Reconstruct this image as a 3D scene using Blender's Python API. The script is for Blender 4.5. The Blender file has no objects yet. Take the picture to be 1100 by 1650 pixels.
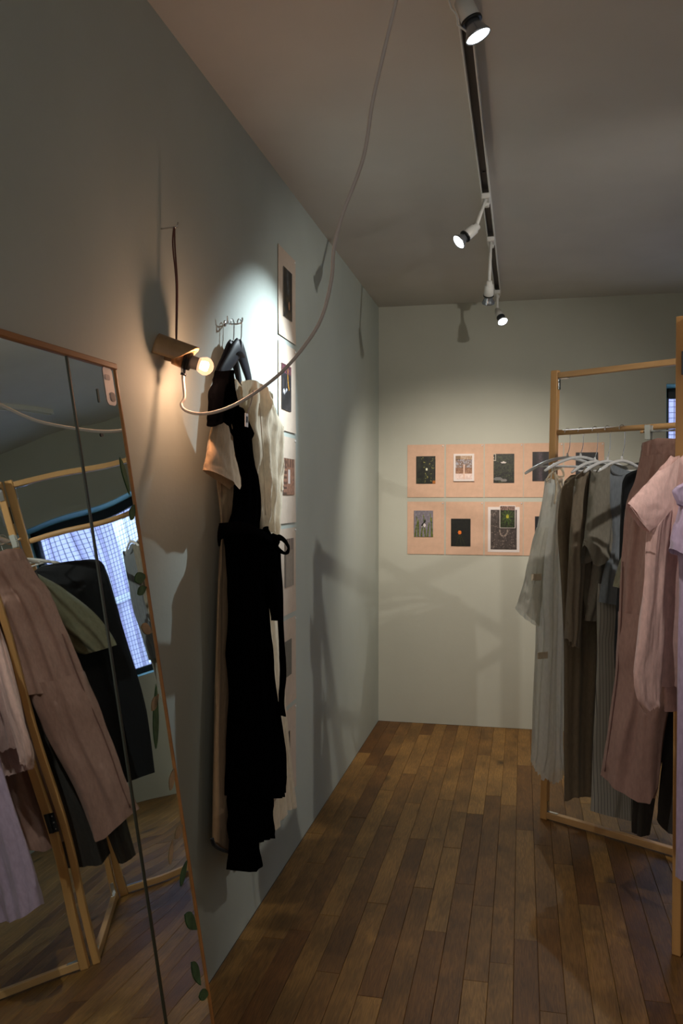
import bpy, math, random
from mathutils import Vector, Matrix
random.seed(7)
S = bpy.context.scene
COL = S.collection
# ------------------------------------------------------------------ camera, world, sun/lights, exposure
F_PX = 1350.0
YAW, PITCH = math.radians(12.16), math.radians(0.98)
CAM = Vector((0, 0, 1.5))
FWD = Vector((-math.sin(YAW)*math.cos(PITCH), math.cos(YAW)*math.cos(PITCH), -math.sin(PITCH)))
RIGHT = Vector((math.cos(YAW), math.sin(YAW), 0))
UP = RIGHT.cross(FWD)
cd = bpy.data.cameras.new('camera'); cam = bpy.data.objects.new('camera', cd); COL.objects.link(cam)
cam.matrix_world = Matrix.Translation(CAM) @ Matrix((RIGHT, UP, -FWD)).transposed().to_4x4()
cd.sensor_fit = 'VERTICAL'; cd.sensor_height = 36.0; cd.lens = F_PX/1650*36.0; cd.clip_start = 0.02
S.camera = cam
w = bpy.data.worlds.new('sky'); S.world = w; w.use_nodes = True
w.node_tree.nodes['Background'].inputs[0].default_value = (0.50, 0.66, 1.0, 1)
w.node_tree.nodes['Background'].inputs[1].default_value = 3.3
S.view_settings.view_transform = 'Standard'; S.view_settings.look = 'None'
S.view_settings.gamma = 1; S.view_settings.use_curve_mapping = False
S.view_settings.exposure = 0.0
COOL = (0.80, 0.93, 1.0); WARMW = (1.0, 0.86, 0.70)
# spots: name -> (track adapter xy, lamp centre, aim point, power, cone deg, blend, colour)
SPOTS = [
    ((-0.15, 1.98), (-0.107, 1.951, 2.565), (0.50, 2.05, 1.15), 46, 98, 0.9, (1.0, 0.93, 0.86), 'nearest white track spotlight, hanging large at the top edge of the frame', 0.17),
    ((-0.15, 3.50), (-0.24, 3.36, 2.52), (-0.94, 2.97, 1.83), 140, 62, 1.0, COOL, 'white track spotlight turned left towards the hanging dresses', 0.17),
    ((-0.15, 4.08), (-0.16, 4.06, 2.44), (-0.32, 5.54, .66), 104, 95, 0.95, (1.0, 0.88, 0.76), 'white track spotlight turned away to the back wall, only its rim glowing', 0.17),
    ((-0.15, 5.12), (-0.12, 5.06, 2.55), (0.60, 3.9, 0.8), 36, 80, 0.9, COOL, 'farthest white track spotlight at the end of the track by the back wall', 0.13),
    ((1.38, 2.36), (1.36, 2.34, 2.57), (-0.6, 4.5, 1.0), 60, 88, 0.55, (1.0, 0.93, 0.84), 'white spotlight on the second ceiling track, outside the view on the right', 0.12),
]
def area(name, loc, aim, sx, sy, power, col):
    l = bpy.data.lights.new(name, 'AREA'); l.shape = 'RECTANGLE'; l.size = sx; l.size_y = sy; l.energy = power; l.color = col
    o = bpy.data.objects.new(name, l); COL.objects.link(o); o.location = loc
    o.rotation_euler = (Vector(aim)-Vector(loc)).to_track_quat('-Z', 'Y').to_euler(); return o
area('fill_behind_camera', (0.5, -1.38, 1.5), (0.5, 3, 1.3), 2.2, 2.0, 15.0, (1.0, 0.95, 0.88))  # added ambient fill behind the camera; the front wall has no opening
area('window_daylight', (1.35, 5.9, 1.5), (0.9, 3, 1.1), 0.8, 1.2, 3.5, (0.55, 0.78, 1.0))

# ------------------------------------------------------------------ helpers
def ray(u, v): return FWD + RIGHT*((u-550)/F_PX) - UP*((v-825)/F_PX)
class Plane:
    """vertical plane through P with horizontal direction w; local (a, z)"""
    def __init__(s, P, w):
        s.P = Vector((P[0], P[1], 0)); s.w = Vector((w[0], w[1], 0)).normalized(); s.n = Vector((s.w.y, -s.w.x, 0))
    def px(s, u, v, off=0.0):
        d = ray(u, v); t = (s.P+s.n*off-CAM).dot(s.n)/d.dot(s.n); p = CAM+d*t
        return ((p-s.P).dot(s.w), p.z)
    def W(s, a, z, o=0.0): return s.P + s.w*a + s.n*o + Vector((0, 0, z))
def lin(c): return tuple((x/12.92 if x <= .04045 else ((x+.055)/1.055)**2.4) for x in c)
def rgb(r, g, b): return lin((r/255, g/255, b/255))
MATS = {}
def mat(name, col, rough=.7, metal=0, noise=0, nscale=40, bump=0, bscale=400, emit=None, es=0, sheen=0, trans=0, transl=0, coord='Object', stretch=(1, 1, 1), spec=None):
    if name in MATS: return MATS[name]
    m = bpy.data.materials.new(name); m.use_nodes = True; nt = m.node_tree; N = nt.nodes; L = nt.links
    b = N['Principled BSDF']; out = N['Material Output']
    b.inputs['Base Color'].default_value = (*col, 1); b.inputs['Roughness'].default_value = rough; b.inputs['Metallic'].default_value = metal
    if spec is not None: b.inputs['Specular IOR Level'].default_value = spec
    if sheen: b.inputs['Sheen Weight'].default_value = sheen
    tc = N.new('ShaderNodeTexCoord'); mp = N.new('ShaderNodeMapping'); L.new(tc.outputs[coord], mp.inputs[0]); mp.inputs['Scale'].default_value = stretch
    if noise:
        n = N.new('ShaderNodeTexNoise'); n.inputs['Scale'].default_value = nscale; n.inputs['Detail'].default_value = 5
        L.new(mp.outputs[0], n.inputs['Vector'])
        r = N.new('ShaderNodeValToRGB'); r.color_ramp.elements[0].position = .3; r.color_ramp.elements[1].position = .7
        r.color_ramp.elements[0].color = (*[c*(1-noise) for c in col], 1); r.color_ramp.elements[1].color = (*[min(1, c*(1+noise)) for c in col], 1)
        L.new(n.outputs['Fac'], r.inputs[0]); L.new(r.outputs[0], b.inputs['Base Color'])
    if bump:
        n2 = N.new('ShaderNodeTexNoise'); n2.inputs['Scale'].default_value = bscale; n2.inputs['Detail'].default_value = 3; L.new(mp.outputs[0], n2.inputs['Vector'])
        bp = N.new('ShaderNodeBump'); bp.inputs['Strength'].default_value = bump; bp.inputs['Distance'].default_value = .002
        L.new(n2.outputs['Fac'], bp.inputs['Height']); L.new(bp.outputs[0], b.inputs['Normal'])
    if emit: b.inputs['Emission Color'].default_value = (*emit, 1); b.inputs['Emission Strength'].default_value = es
    last = b.outputs[0]
    if transl:
        t = N.new('ShaderNodeBsdfTranslucent'); t.inputs[0].default_value = (*col, 1); mx = N.new('ShaderNodeMixShader'); mx.inputs[0].default_value = transl
        L.new(last, mx.inputs[1]); L.new(t.outputs[0], mx.inputs[2]); last = mx.outputs[0]
    if trans:
        t = N.new('ShaderNodeBsdfTransparent'); mx = N.new('ShaderNodeMixShader'); mx.inputs[0].default_value = trans
        L.new(last, mx.inputs[1]); L.new(t.outputs[0], mx.inputs[2]); last = mx.outputs[0]
    L.new(last, out.inputs[0]); MATS[name] = m; return m
def cloth(name, col, noise=.12, bump=.35, transl=.12, sheen=.15, rough=.85, trans=0):
    return mat(name, col, rough, noise=noise, nscale=120, bump=bump, bscale=700, transl=transl, sheen=sheen, trans=trans, stretch=(1, 1, .35), spec=.2)

def thing(name, label, cat, loc=(0, 0, 0), group=None):
    o = bpy.data.objects.new(name, None); o.empty_display_size = .05; COL.objects.link(o); o.location = loc
    o['label'] = label; o['category'] = cat; o['_org'] = list(loc)
    if group: o['group'] = group
    return o
def tag(o, label=None, cat=None, group=None, kind=None):
    for k, v in (('label', label), ('category', cat), ('group', group), ('kind', kind)):
        if v: o[k] = v
    return o
def mesh_obj(name, V, Fc, m, parent=None, smooth=True, org=None, uv=None, fmat=None):
    V = [Vector(v) for v in V]
    if parent is not None: O = Vector(parent['_org'])
    elif org is not None: O = Vector(org)
    else:
        mn = Vector([min(v[i] for v in V) for i in range(3)]); mx = Vector([max(v[i] for v in V) for i in range(3)])
        O = Vector(((mn.x+mx.x)/2, (mn.y+mx.y)/2, mn.z))
    me = bpy.data.meshes.new(name); me.from_pydata([v-O for v in V], [], Fc)
    if smooth: me.polygons.foreach_set('use_smooth', [True]*len(me.polygons))
    for x in (m if isinstance(m, list) else [m]): me.materials.append(x)
    if fmat: me.polygons.foreach_set('material_index', fmat)
    if uv:
        ul = me.uv_layers.new(name='uv')
        for lp in me.loops: ul.data[lp.index].uv = uv[lp.vertex_index]
    me.update()
    o = bpy.data.objects.new(name, me); COL.objects.link(o); o['_org'] = list(O)
    if parent is not None: o.parent = parent
    else: o.location = O
    return o
class G:
    """geometry collector"""
    def __init__(s): s.V = []; s.F = []
    def box(s, c, size, ax=None, bev=0.0):
        c = Vector(c); ax = ax or (Vector((1, 0, 0)), Vector((0, 1, 0)), Vector((0, 0, 1)))
        h = [x/2 for x in size]; b = min(bev, min(h)*.6)
        if b <= 0:
            n = len(s.V)
            for x in (-1, 1):
                for y in (-1, 1):
                    for z in (-1, 1): s.V.append(c+ax[0]*(x*h[0])+ax[1]*(y*h[1])+ax[2]*(z*h[2]))
            s.F += [tuple(n+i for i in f) for f in ((0, 1, 3, 2), (4, 6, 7, 5), (0, 4, 5, 1), (2, 3, 7, 6), (0, 2, 6, 4), (1, 5, 7, 3))]
            return s
        idx = {}; n = len(s.V)
        for x in (-1, 1):
            for y in (-1, 1):
                for z in (-1, 1):
                    for k in range(3):
                        q = [x*h[0], y*h[1], z*h[2]]
                        for j in range(3):
                            if j != k: q[j] -= math.copysign(b, q[j])
                        idx[(x, y, z, k)] = len(s.V); s.V.append(c+ax[0]*q[0]+ax[1]*q[1]+ax[2]*q[2])
        for k in range(3):
            i, j = [t for t in range(3) if t != k]
            for sg in (-1, 1):
                f = []
                for (p, q) in ((-1, -1), (1, -1), (1, 1), (-1, 1)):
                    t = [0, 0, 0]; t[k] = sg; t[i] = p; t[j] = q; f.append(idx[(*t, k)])
                s.F.append(tuple(f))
            for p in (-1, 1):
                for q in (-1, 1):   # edge along k
                    t0 = [0, 0, 0]; t0[i] = p; t0[j] = q; t0[k] = -1; t1 = list(t0); t1[k] = 1
                    s.F.append((idx[(*t0, i)], idx[(*t1, i)], idx[(*t1, j)], idx[(*t0, j)]))
        for x in (-1, 1):
            for y in (-1, 1):
                for z in (-1, 1): s.F.append(tuple(idx[(x, y, z, k)] for k in range(3)))
        return s
    def beam(s, a, b, wd, dp, side=None, bev=.002):
        a, b = Vector(a), Vector(b); d = (b-a); L = d.length; d.normalize()
        sd = Vector(side) if side else Vector((1, 0, 0)); sd = (sd-d*sd.dot(d)).normalized(); t = d.cross(sd)
        return s.box((a+b)/2, (wd, dp, L), (sd, t, d), bev)
    def tube(s, P, r, seg=8, cap=True, flat=1.0, nrm=None):
        P = [Vector(p) for p in P]; n = len(P); base = len(s.V); prev = Vector(nrm) if nrm else None
        for i in range(n):
            d = (P[min(i+1, n-1)]-P[max(i-1, 0)]).normalized()
            if prev is None:
                prev = d.orthogonal()
            x = (prev-d*prev.dot(d))
            x = x.normalized() if x.length > 1e-6 else d.orthogonal().normalized()
            prev = x; y = d.cross(x); rr = r[i] if isinstance(r, (list, tuple)) else r
            for k in range(seg):
                t = 2*math.pi*k/seg; s.V.append(P[i]+x*(math.cos(t)*rr)+y*(math.sin(t)*rr*flat))
        for i in range(n-1):
            for k in range(seg):
                a = base+i*seg+k; b2 = base+i*seg+(k+1) % seg; s.F.append((a, b2, b2+seg, a+seg))
        if cap: s.F.append(tuple(base+k for k in range(seg))[::-1]); s.F.append(tuple(base+(n-1)*seg+k for k in range(seg)))
        return s
    def lathe(s, c, axis, prof, seg=20):
        """prof: (distance along axis, radius)"""
        ax = Vector(axis).normalized(); x = ax.orthogonal().normalized(); y = ax.cross(x); c = Vector(c); base = len(s.V)
        for (h, r) in prof:
            for k in range(seg):
                t = 2*math.pi*k/seg; s.V.append(c+ax*h+x*(math.cos(t)*r)+y*(math.sin(t)*r))
        for i in range(len(prof)-1):
            for k in range(seg):
                a = base+i*seg+k; b = base+i*seg+(k+1) % seg; s.F.append((a, b, b+seg, a+seg))
        if prof[0][1] > 1e-5: s.F.append(tuple(base+k for k in range(seg))[::-1])
        if prof[-1][1] > 1e-5: s.F.append(tuple(base+(len(prof)-1)*seg+k for k in range(seg)))
        return s
    def out(s, name, m, parent=None, smooth=True, org=None): 
        o = mesh_obj(name, s.V, s.F, m, parent, smooth, org)
        return o
def cat(P, n=8, closed=False):
    P = [Vector(p) for p in P]; R = []
    for i in range(len(P)-1):
        p0 = P[max(i-1, 0)]; p1 = P[i]; p2 = P[i+1]; p3 = P[min(i+2, len(P)-1)]
        for k in range(n):
            t = k/n
            R.append(.5*((2*p1)+(p2-p0)*t+(2*p0-5*p1+4*p2-p3)*t*t+(3*p1-p0-3*p2+p3)*t**3))
    R.append(P[-1]); return R
def resample(P, n):
    L = [0]
    for a, b in zip(P, P[1:]): L.append(L[-1]+max(1e-9, math.dist(a, b)))
    R = []; j = 0
    for i in range(n):
        t = L[-1]*i/(n-1)
        while j < len(P)-2 and L[j+1] < t: j += 1
        k = (t-L[j])/(L[j+1]-L[j]); k = min(1, max(0, k))
        R.append(tuple(P[j][q]*(1-k)+P[j+1][q]*k for q in range(2)))
    return R
def vnoise(seed):
    r = random.Random(seed); T = [[r.random() for _ in range(64)] for _ in range(64)]
    def f(x, y):
        xi, yi = math.floor(x), math.floor(y); fx, fy = x-xi, y-yi; fx = fx*fx*(3-2*fx); fy = fy*fy*(3-2*fy)
        g = lambda a, b: T[a % 64][b % 64]
        return (g(xi, yi)*(1-fx)+g(xi+1, yi)*fx)*(1-fy)+(g(xi, yi+1)*(1-fx)+g(xi+1, yi+1)*fx)*fy
    return f
def loft(name, pl, rows, m, parent, T=.03, fold=.012, nf=6, ext=0, seed=1, M=44, K=9, off=0.0, px=True, grow=1.0, back_drop=0.0, edge=.25, jag=0.0, top_pinch=0.0):
    """Cloth body: rows are polylines left->right (pixels on the garment's own plane, or (a,z)); a closed, folded, hollow shell"""
    R = []
    if ext: rows = [[(p[0]+ext*(k/(len(r)-1))**2, p[1]) for k, p in enumerate(r)] for r in rows]
    for r in rows:
        q = [pl.px(p[0], p[1], off) for p in r] if px else r
        R.append([Vector((a, z)) for a, z in resample(q, M)])
    rows2 = []
    for i in range(len(R)-1):
        p0 = R[max(i-1, 0)]; p1 = R[i]; p2 = R[i+1]; p3 = R[min(i+2, len(R)-1)]
        for k in range(K):
            t = k/K
            rows2.append([p1[j]*(1-t)+p2[j]*t + (.5*((p2[j]-p0[j])*t*(1-t)*(1-t)-(p3[j]-p1[j])*t*t*(1-t)) - .5*(p2[j]-p1[j])*(t*(1-t)*(1-t)-t*t*(1-t)))*.8 for j in range(M)])
    rows2.append(R[-1]); NR = len(rows2)
    nz = vnoise(seed); nz2 = vnoise(seed+50); rs = random.Random(seed)
    ph = [rs.random()*6.28 for _ in range(8)]
    V = []; UV = []
    for i, row in enumerate(rows2):
        s = i/(NR-1); gr = (.25+.75*min(1, s*1.6))**grow
        for side in (1, -1):
            it = range(M) if side == 1 else range(M-1, -1, -1)
            for j in it:
                q = j/(M-1); e = min(1, 4*q*(1-q)/edge) ; e = math.sin(min(1, e)*math.pi/2)
                drift = (nz(s*2.0+3*side, 1.3)-.5)*.12
                x = q+drift+(nz2(q*2.7+5*side, s*.8+2)-.5)*.30
                f1 = math.sin(x*nf*6.283+ph[0]+side*.7); f1 = f1*(1-.25*abs(f1))
                f2 = math.sin(x*nf*1.9*6.283+ph[1]+s*1.5+side)
                f = (f1*.62+f2*.20)*gr + (nz(x*5, s*6+side*9)-.5)*1.1 + (nz2(x*14, s*16+side*5)-.5)*.3
                o = off+side*T*(4*q*(1-q))**.5*(1-top_pinch*(1-s)) + f*fold*e
                z = row[j].y
                if jag and i == NR-1: z += (nz2(q*60, 2+side)-.5)*jag
                if side == -1 and back_drop and i < K: z += back_drop*math.sin(math.pi*q)*(1-i/K)
                V.append(pl.W(row[j].x+(nz2(s*9, side)-.5)*.003, z, o)); UV.append((row[j].x, row[j].y))
    F = []; W2 = 2*M
    for i in range(NR-1):
        for j in range(W2):
            a = i*W2+j; b = i*W2+(j+1) % W2; F.append((a, a+W2, b+W2, b))
    return mesh_obj(name, V, F, m, parent, uv=UV)
def seam(name, pl, pts, m, parent, r=.0025, off=.03, n=6):
    P = [pl.W(*pl.px(p[0], p[1], off), off) for p in pts]; return G().tube(cat(P, n), r, 6).out(name, m, parent)

# ------------------------------------------------------------------ materials
WALL = mat('wall_paint', (.43, .475, .43), .75, noise=.05, nscale=2.2, bump=.25, bscale=60)
WALLB = mat('wall_paint_back', (.50, .505, .43), .75, noise=.05, nscale=2.0, bump=.2, bscale=60)
TEAL = mat('reveal_teal', (.22, .45, .48), .7, bump=.1, bscale=50)  # teal tone used on the window reveal only
CEIL = mat('ceiling_paint', (.56, .545, .51), .85, noise=.04, nscale=3, bump=.12, bscale=90)
WHITE = mat('white_enamel', (.70, .70, .67), .4)
PLAST = mat('white_plastic', (.75, .75, .75), .25)
CHROME = mat('chrome', (.6, .6, .6), .22, 1)
BLACKP = mat('black_plastic', (.010, .012, .018), .45, spec=.3); SOCK = mat('black_bakelite', (.006, .006, .006), .5, spec=.2)
DARK = mat('dark_metal', (.03, .033, .035), .45, .6)
PINE = mat('pine', (.52, .285, .10), .5, noise=.22, nscale=14, bump=.15, bscale=90, stretch=(1, 1, .12))
PINEH = mat('pine_rail', (.50, .29, .12), .5, noise=.2, nscale=16, stretch=(.25, .25, 1))
PAPER = mat('kraft_paper', (.66, .43, .305), .9, noise=.05, nscale=30, bump=.1, bscale=300)
WPAPER = mat('white_card', (.80, .72, .69), .6)

# ------------------------------------------------------------------ setting
XL, YB, ZC, XR, YF = -0.94, 5.54, 2.77, 2.55, -1.5
WX0, WX1, WZ0, WZ1, REC = 0.875, 2.32, 0.85, 2.21, 0.26
def struct(name, g, m, smooth=False, org=None):
    o = g.out(name, m, None, smooth, org); o['kind'] = 'structure'; return o
struct('wall_left', G().box((XL-.05, 2.0, 1.385), (.1, 7.3, 2.77)), WALL)
g = G(); T = .3
g.box(((XL+WX0)/2, YB+T/2, ZC/2), (WX0-XL, T, ZC)); g.box(((WX1+XR+.1)/2, YB+T/2, ZC/2), (XR+.1-WX1, T, ZC))
g.box(((WX0+WX1)/2, YB+T/2, (WZ1+ZC)/2), (WX1-WX0, T, ZC-WZ1)); g.box(((WX0+WX1)/2, YB+T/2, WZ0/2), (WX1-WX0, T, WZ0))
wb = struct('wall_back', g, WALLB)
g = G()
for c, s_ in ((((WX0+WX1)/2, YB+REC/2+.01, WZ1-.002), (WX1-WX0, REC, .004)), ((WX0+.002, YB+REC/2+.01, (WZ0+WZ1)/2), (.004, REC, WZ1-WZ0)), ((WX1-.002, YB+REC/2+.01, (WZ0+WZ1)/2), (.004, REC, WZ1-WZ0)), (((WX0+WX1)/2, YB+REC/2+.01, WZ0+.002), (WX1-WX0, REC, .004))):
    g.box(c, s_)
struct('trim_1', g, TEAL)
struct('wall_right', G().box((XR+.05, 2.0, 1.385), (.1, 7.3, 2.77)), WALL)
struct('wall_front', G().box((.8, YF-.05, 1.385), (3.8, .1, 2.77)), WALL)
struct('ceiling', G().box((.8, 2.1, ZC+.05), (4.1, 7.6, .1)), CEIL)
# window
wo = thing('window_1', '', '', ((WX0+WX1)/2, YB+REC, WZ0)); wo['kind'] = 'structure'; del wo['label']; del wo['category']
yw = YB+REC-.02; g = G(); fw = .045
g.box(((WX0+WX1)/2, yw, WZ1-.004-fw/2-.01), (WX1-WX0-.01, .05, fw+.02), bev=.003); g.box(((WX0+WX1)/2, yw, WZ0+.004+fw/2), (WX1-WX0-.01, .05, fw), bev=.003)
g.box((WX0+.005+fw/2, yw, (WZ0+WZ1)/2), (fw, .05, WZ1-WZ0-.01), bev=.003); g.box((WX1-.005-fw/2, yw, (WZ0+WZ1)/2), (fw, .05, WZ1-WZ0-.01), bev=.003)
g.out('window_frame', DARK, wo, False)
GL = mat('window_glass', (.75, .8, .95), .15, trans=.82, noise=.2, nscale=6)
G().box(((WX0+WX1)/2, yw+.004, (WZ0+WZ1)/2), (WX1-WX0-.09, .006, WZ1-WZ0-.09)).out('pane', GL, wo, False)
g = G(); x = WX0+.05
while x < WX1-.05: g.box((x, yw-.003, (WZ0+WZ1)/2), (.0028, .0028, WZ1-WZ0-.1)); x += .036
z = WZ0+.05
while z < WZ1-.07: g.box(((WX0+WX1)/2, yw-.003, z), (WX1-WX0-.1, .0028, .0028)); z += .036
o = g.out('wire_mesh', mat('wire', (.10, .10, .14), .5, .5), wo, False); o['kind'] = 'stuff'
# neighbouring facade seen through the window
g = G(); FAC = mat('pale_siding', (.80, .74, .93), .8, noise=.10, nscale=2)
hs = thing('building_facade', 'pale lilac sided wall of the neighbouring building outside the window', 'building', (1.4, 7.3, 0))
G().box((1.6, 7.4, 1.8), (5, .1, 3.6)).out('wall', FAC, hs, False)
for k in range(24): G().box((-.7+k*.19, 7.33, 1.8), (.03, .04, 3.6), bev=.006).out('siding_rib', FAC, hs, False)
G().box((1.6, 7.30, 1.55), (4.6, .05, .08), bev=.01).out('ledge', mat('ledge_paint', (.85, .85, .9), .6), hs, False)
# outdoor ground
struct('trim_2', G().box((1.4, 6.8, -.06), (6, 1.9, .08)), mat('outdoor_concrete', (.4, .4, .42), .9, noise=.1))
struct('trim_3', G().box((0.6, -1.43, 1.5), (2.35, .03, 2.15), bev=.005), DARK)

# floor boards
def wood_floor():
    m = bpy.data.materials.new('oak_board'); m.use_nodes = True; nt = m.node_tree; N = nt.nodes; L = nt.links; b = N['Principled BSDF']
    tc = N.new('ShaderNodeTexCoord'); oi = N.new('ShaderNodeObjectInfo'); cm = N.new('ShaderNodeCombineXYZ')
    mu = N.new('ShaderNodeMath'); mu.operation = 'MULTIPLY'; mu.inputs[1].default_value = 87.0; L.new(oi.outputs['Random'], mu.inputs[0])
    L.new(mu.outputs[0], cm.inputs[0]); L.new(mu.outputs[0], cm.inputs[1])
    ad = N.new('ShaderNodeVectorMath'); ad.operation = 'ADD'; L.new(tc.outputs['Object'], ad.inputs[0]); L.new(cm.outputs[0], ad.inputs[1])
    mp = N.new('ShaderNodeMapping'); mp.inputs['Scale'].default_value = (1, .075, 1); L.new(ad.outputs[0], mp.inputs[0])
    n1 = N.new('ShaderNodeTexNoise'); n1.inputs['Scale'].default_value = 34; n1.inputs['Detail'].default_value = 4; n1.inputs['Distortion'].default_value = 1.6; L.new(mp.outputs[0], n1.inputs['Vector'])
    n2 = N.new('ShaderNodeTexNoise'); n2.inputs['Scale'].default_value = 240; n2.inputs['Detail'].default_value = 3; L.new(mp.outputs[0], n2.inputs['Vector'])
    # ring grain
    mr = N.new('ShaderNodeMath'); mr.operation = 'MULTIPLY'; mr.inputs[1].default_value = 42; L.new(n1.outputs['Fac'], mr.inputs[0])
    sn = N.new('ShaderNodeMath'); sn.operation = 'SINE'; L.new(mr.outputs[0], sn.inputs[0])
    r1 = N.new('ShaderNodeMapRange'); r1.inputs[1].default_value = -1; r1.inputs[3].default_value = .80; r1.inputs[4].default_value = 1.08; L.new(sn.outputs[0], r1.inputs[0])
    r2 = N.new('ShaderNodeMapRange'); r2.inputs[1].default_value = .3; r2.inputs[2].default_value = .7; r2.inputs[3].default_value = .78; r2.inputs[4].default_value = 1.15; L.new(n2.outputs['Fac'], r2.inputs[0])
    # knots
    mk = N.new('ShaderNodeMapping'); mk.inputs['Scale'].default_value = (1, .55, 1); L.new(ad.outputs[0], mk.inputs[0])
    vo = N.new('ShaderNodeTexVoronoi'); vo.inputs['Scale'].default_value = 4.2; L.new(mk.outputs[0], vo.inputs['Vector'])
    rk = N.new('ShaderNodeMapRange'); rk.inputs[1].default_value = .03; rk.inputs[2].default_value = .16; rk.inputs[3].default_value = .22; rk.inputs[4].default_value = 1; L.new(vo.outputs['Distance'], rk.inputs[0])
    n3 = N.new('ShaderNodeTexNoise'); n3.inputs['Scale'].default_value = 7; L.new(mk.outputs[0], n3.inputs['Vector'])
    r3 = N.new('ShaderNodeMapRange'); r3.inputs[1].default_value = .35; r3.inputs[2].default_value = .65; r3.inputs[3].default_value = .72; r3.inputs[4].default_value = 1.18; L.new(n3.outputs['Fac'], r3.inputs[0])
    rr = N.new('ShaderNodeValToRGB'); e = rr.color_ramp.elements
    e[0].position = 0; e[0].color = (.140, .060, .014, 1); e[1].position = 1; e[1].color = (.30, .158, .042, 1)
    x = e.new(.35); x.color = (.20, .098, .025, 1); x = e.new(.7); x.color = (.25, .13, .034, 1)
    L.new(oi.outputs['Random'], rr.inputs[0])
    p = None
    for q in (r1, r2, rk, r3):
        if p is None: p = q.outputs[0]; continue
        t = N.new('ShaderNodeMath'); t.operation = 'MULTIPLY'; L.new(p, t.inputs[0]); L.new(q.outputs[0], t.inputs[1]); p = t.outputs[0]
    vm = N.new('ShaderNodeVectorMath'); vm.operation = 'SCALE'; L.new(rr.outputs[0], vm.inputs[0]); L.new(p, vm.inputs['Scale']); L.new(vm.outputs[0], b.inputs['Base Color'])
    bp = N.new('ShaderNodeBump'); bp.inputs['Strength'].default_value = .25; bp.inputs['Distance'].default_value = .002; L.new(n2.outputs['Fac'], bp.inputs['Height']); L.new(bp.outputs[0], b.inputs['Normal'])
    b.inputs['Roughness'].default_value = .5; b.inputs['Specular IOR Level'].default_value = .3; return m
OAK = wood_floor()
fl = G().box((.8, 2.1, -.03), (4.1, 7.6, .02)).out('floor', mat('subfloor', (.02, .013, .008), .9), None, False, org=(0, 0, -.04)); fl['kind'] = 'structure'
rf = random.Random(3)
def plank_geo(g, x0, x1, y0, y1, zt):
    n = len(g.V); b = .0011; gp = .0004
    x0 += gp; x1 -= gp; y0 += gp; y1 -= gp
    for (i, z) in ((0, -.019), (0, zt-b), (b, zt)):
        g.V += [Vector((x0+i, y0+i, z)), Vector((x1-i, y0+i, z)), Vector((x1-i, y1-i, z)), Vector((x0+i, y1-i, z))]
    for k in range(2):
        for i in range(4):
            a = n+k*4+i; c = n+k*4+(i+1) % 4; g.F.append((a, c, c+4, a+4))
    g.F.append((n+8, n+9, n+10, n+11))
PW = .0765; rest = G(); npl = 0
x = XL+.001
while x < XR-.005:
    x1 = min(x+PW, XR); y = YF - rf.random()*.8
    while y < YB-.01:
        y1 = min(y+rf.choice([.45, .6, .75, .9, 1.1, 1.3])*rf.uniform(.9, 1.1), YB-.001)
        if YB-y1 < .12: y1 = YB-.001
        ya = max(y, YF); zt = rf.uniform(-.0012, 0)
        if x < 1.25 and y1 > 1.25:
            g = G(); plank_geo(g, x, x1, ya, y1, zt)
            c = Vector(((x+x1)/2, (ya+y1)/2, 0))
            me = bpy.data.meshes.new('plank'); me.from_pydata([v-c for v in g.V], [], g.F); me.materials.append(OAK)
            p = bpy.data.objects.new('plank', me); COL.objects.link(p); p.parent = fl; p.location = c-Vector((0, 0, -.04)); npl += 1
        else: plank_geo(rest, x, x1, ya, y1, zt)
        y = y1
    x = x1
o = rest.out('plank', OAK, fl, False); o['kind'] = 'stuff'
print('planks', npl)

# ------------------------------------------------------------------ ceiling tracks and spotlights
def track(x, y0, y1, label):
    t = thing('light_track', label, 'light track', (x, (y0+y1)/2, ZC-.034), 'ceiling tracks')
    g = G(); L = y1-y0; c = (y0+y1)/2
    g.box((x, c, ZC-.003), (.036, L, .006)); g.box((x-.016, c, ZC-.017), (.005, L, .034), bev=.001); g.box((x+.016, c, ZC-.017), (.005, L, .034), bev=.001)
    g.box((x, y1+.002, ZC-.017), (.036, .006, .034), bev=.001); g.out('rail', WHITE, t, False)
    G().box((x, c, ZC-.009), (.026, L-.01, .005)).out('groove', mat('track_groove', (.035, .024, .02), .6), t, False)
    for yy in (y0+.6, y0+1.7, y0+2.7):
        if yy < y1: G().lathe((x, yy, ZC-.0125), (0, 0, -1), [(0, .006), (.002, .006), (.003, .003), (.003, 0)], 10).out('screw', DARK, t, False)
    return t
track(-.15, .6, 5.22, 'white ceiling track with dark groove running to the back wall')
track(1.38, .6, 5.0, 'white ceiling track above the far side of the clothes rack')
FACE = mat('lamp_face', (1, 1, 1), .4, emit=(.93, .97, 1.0), es=9)
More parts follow.
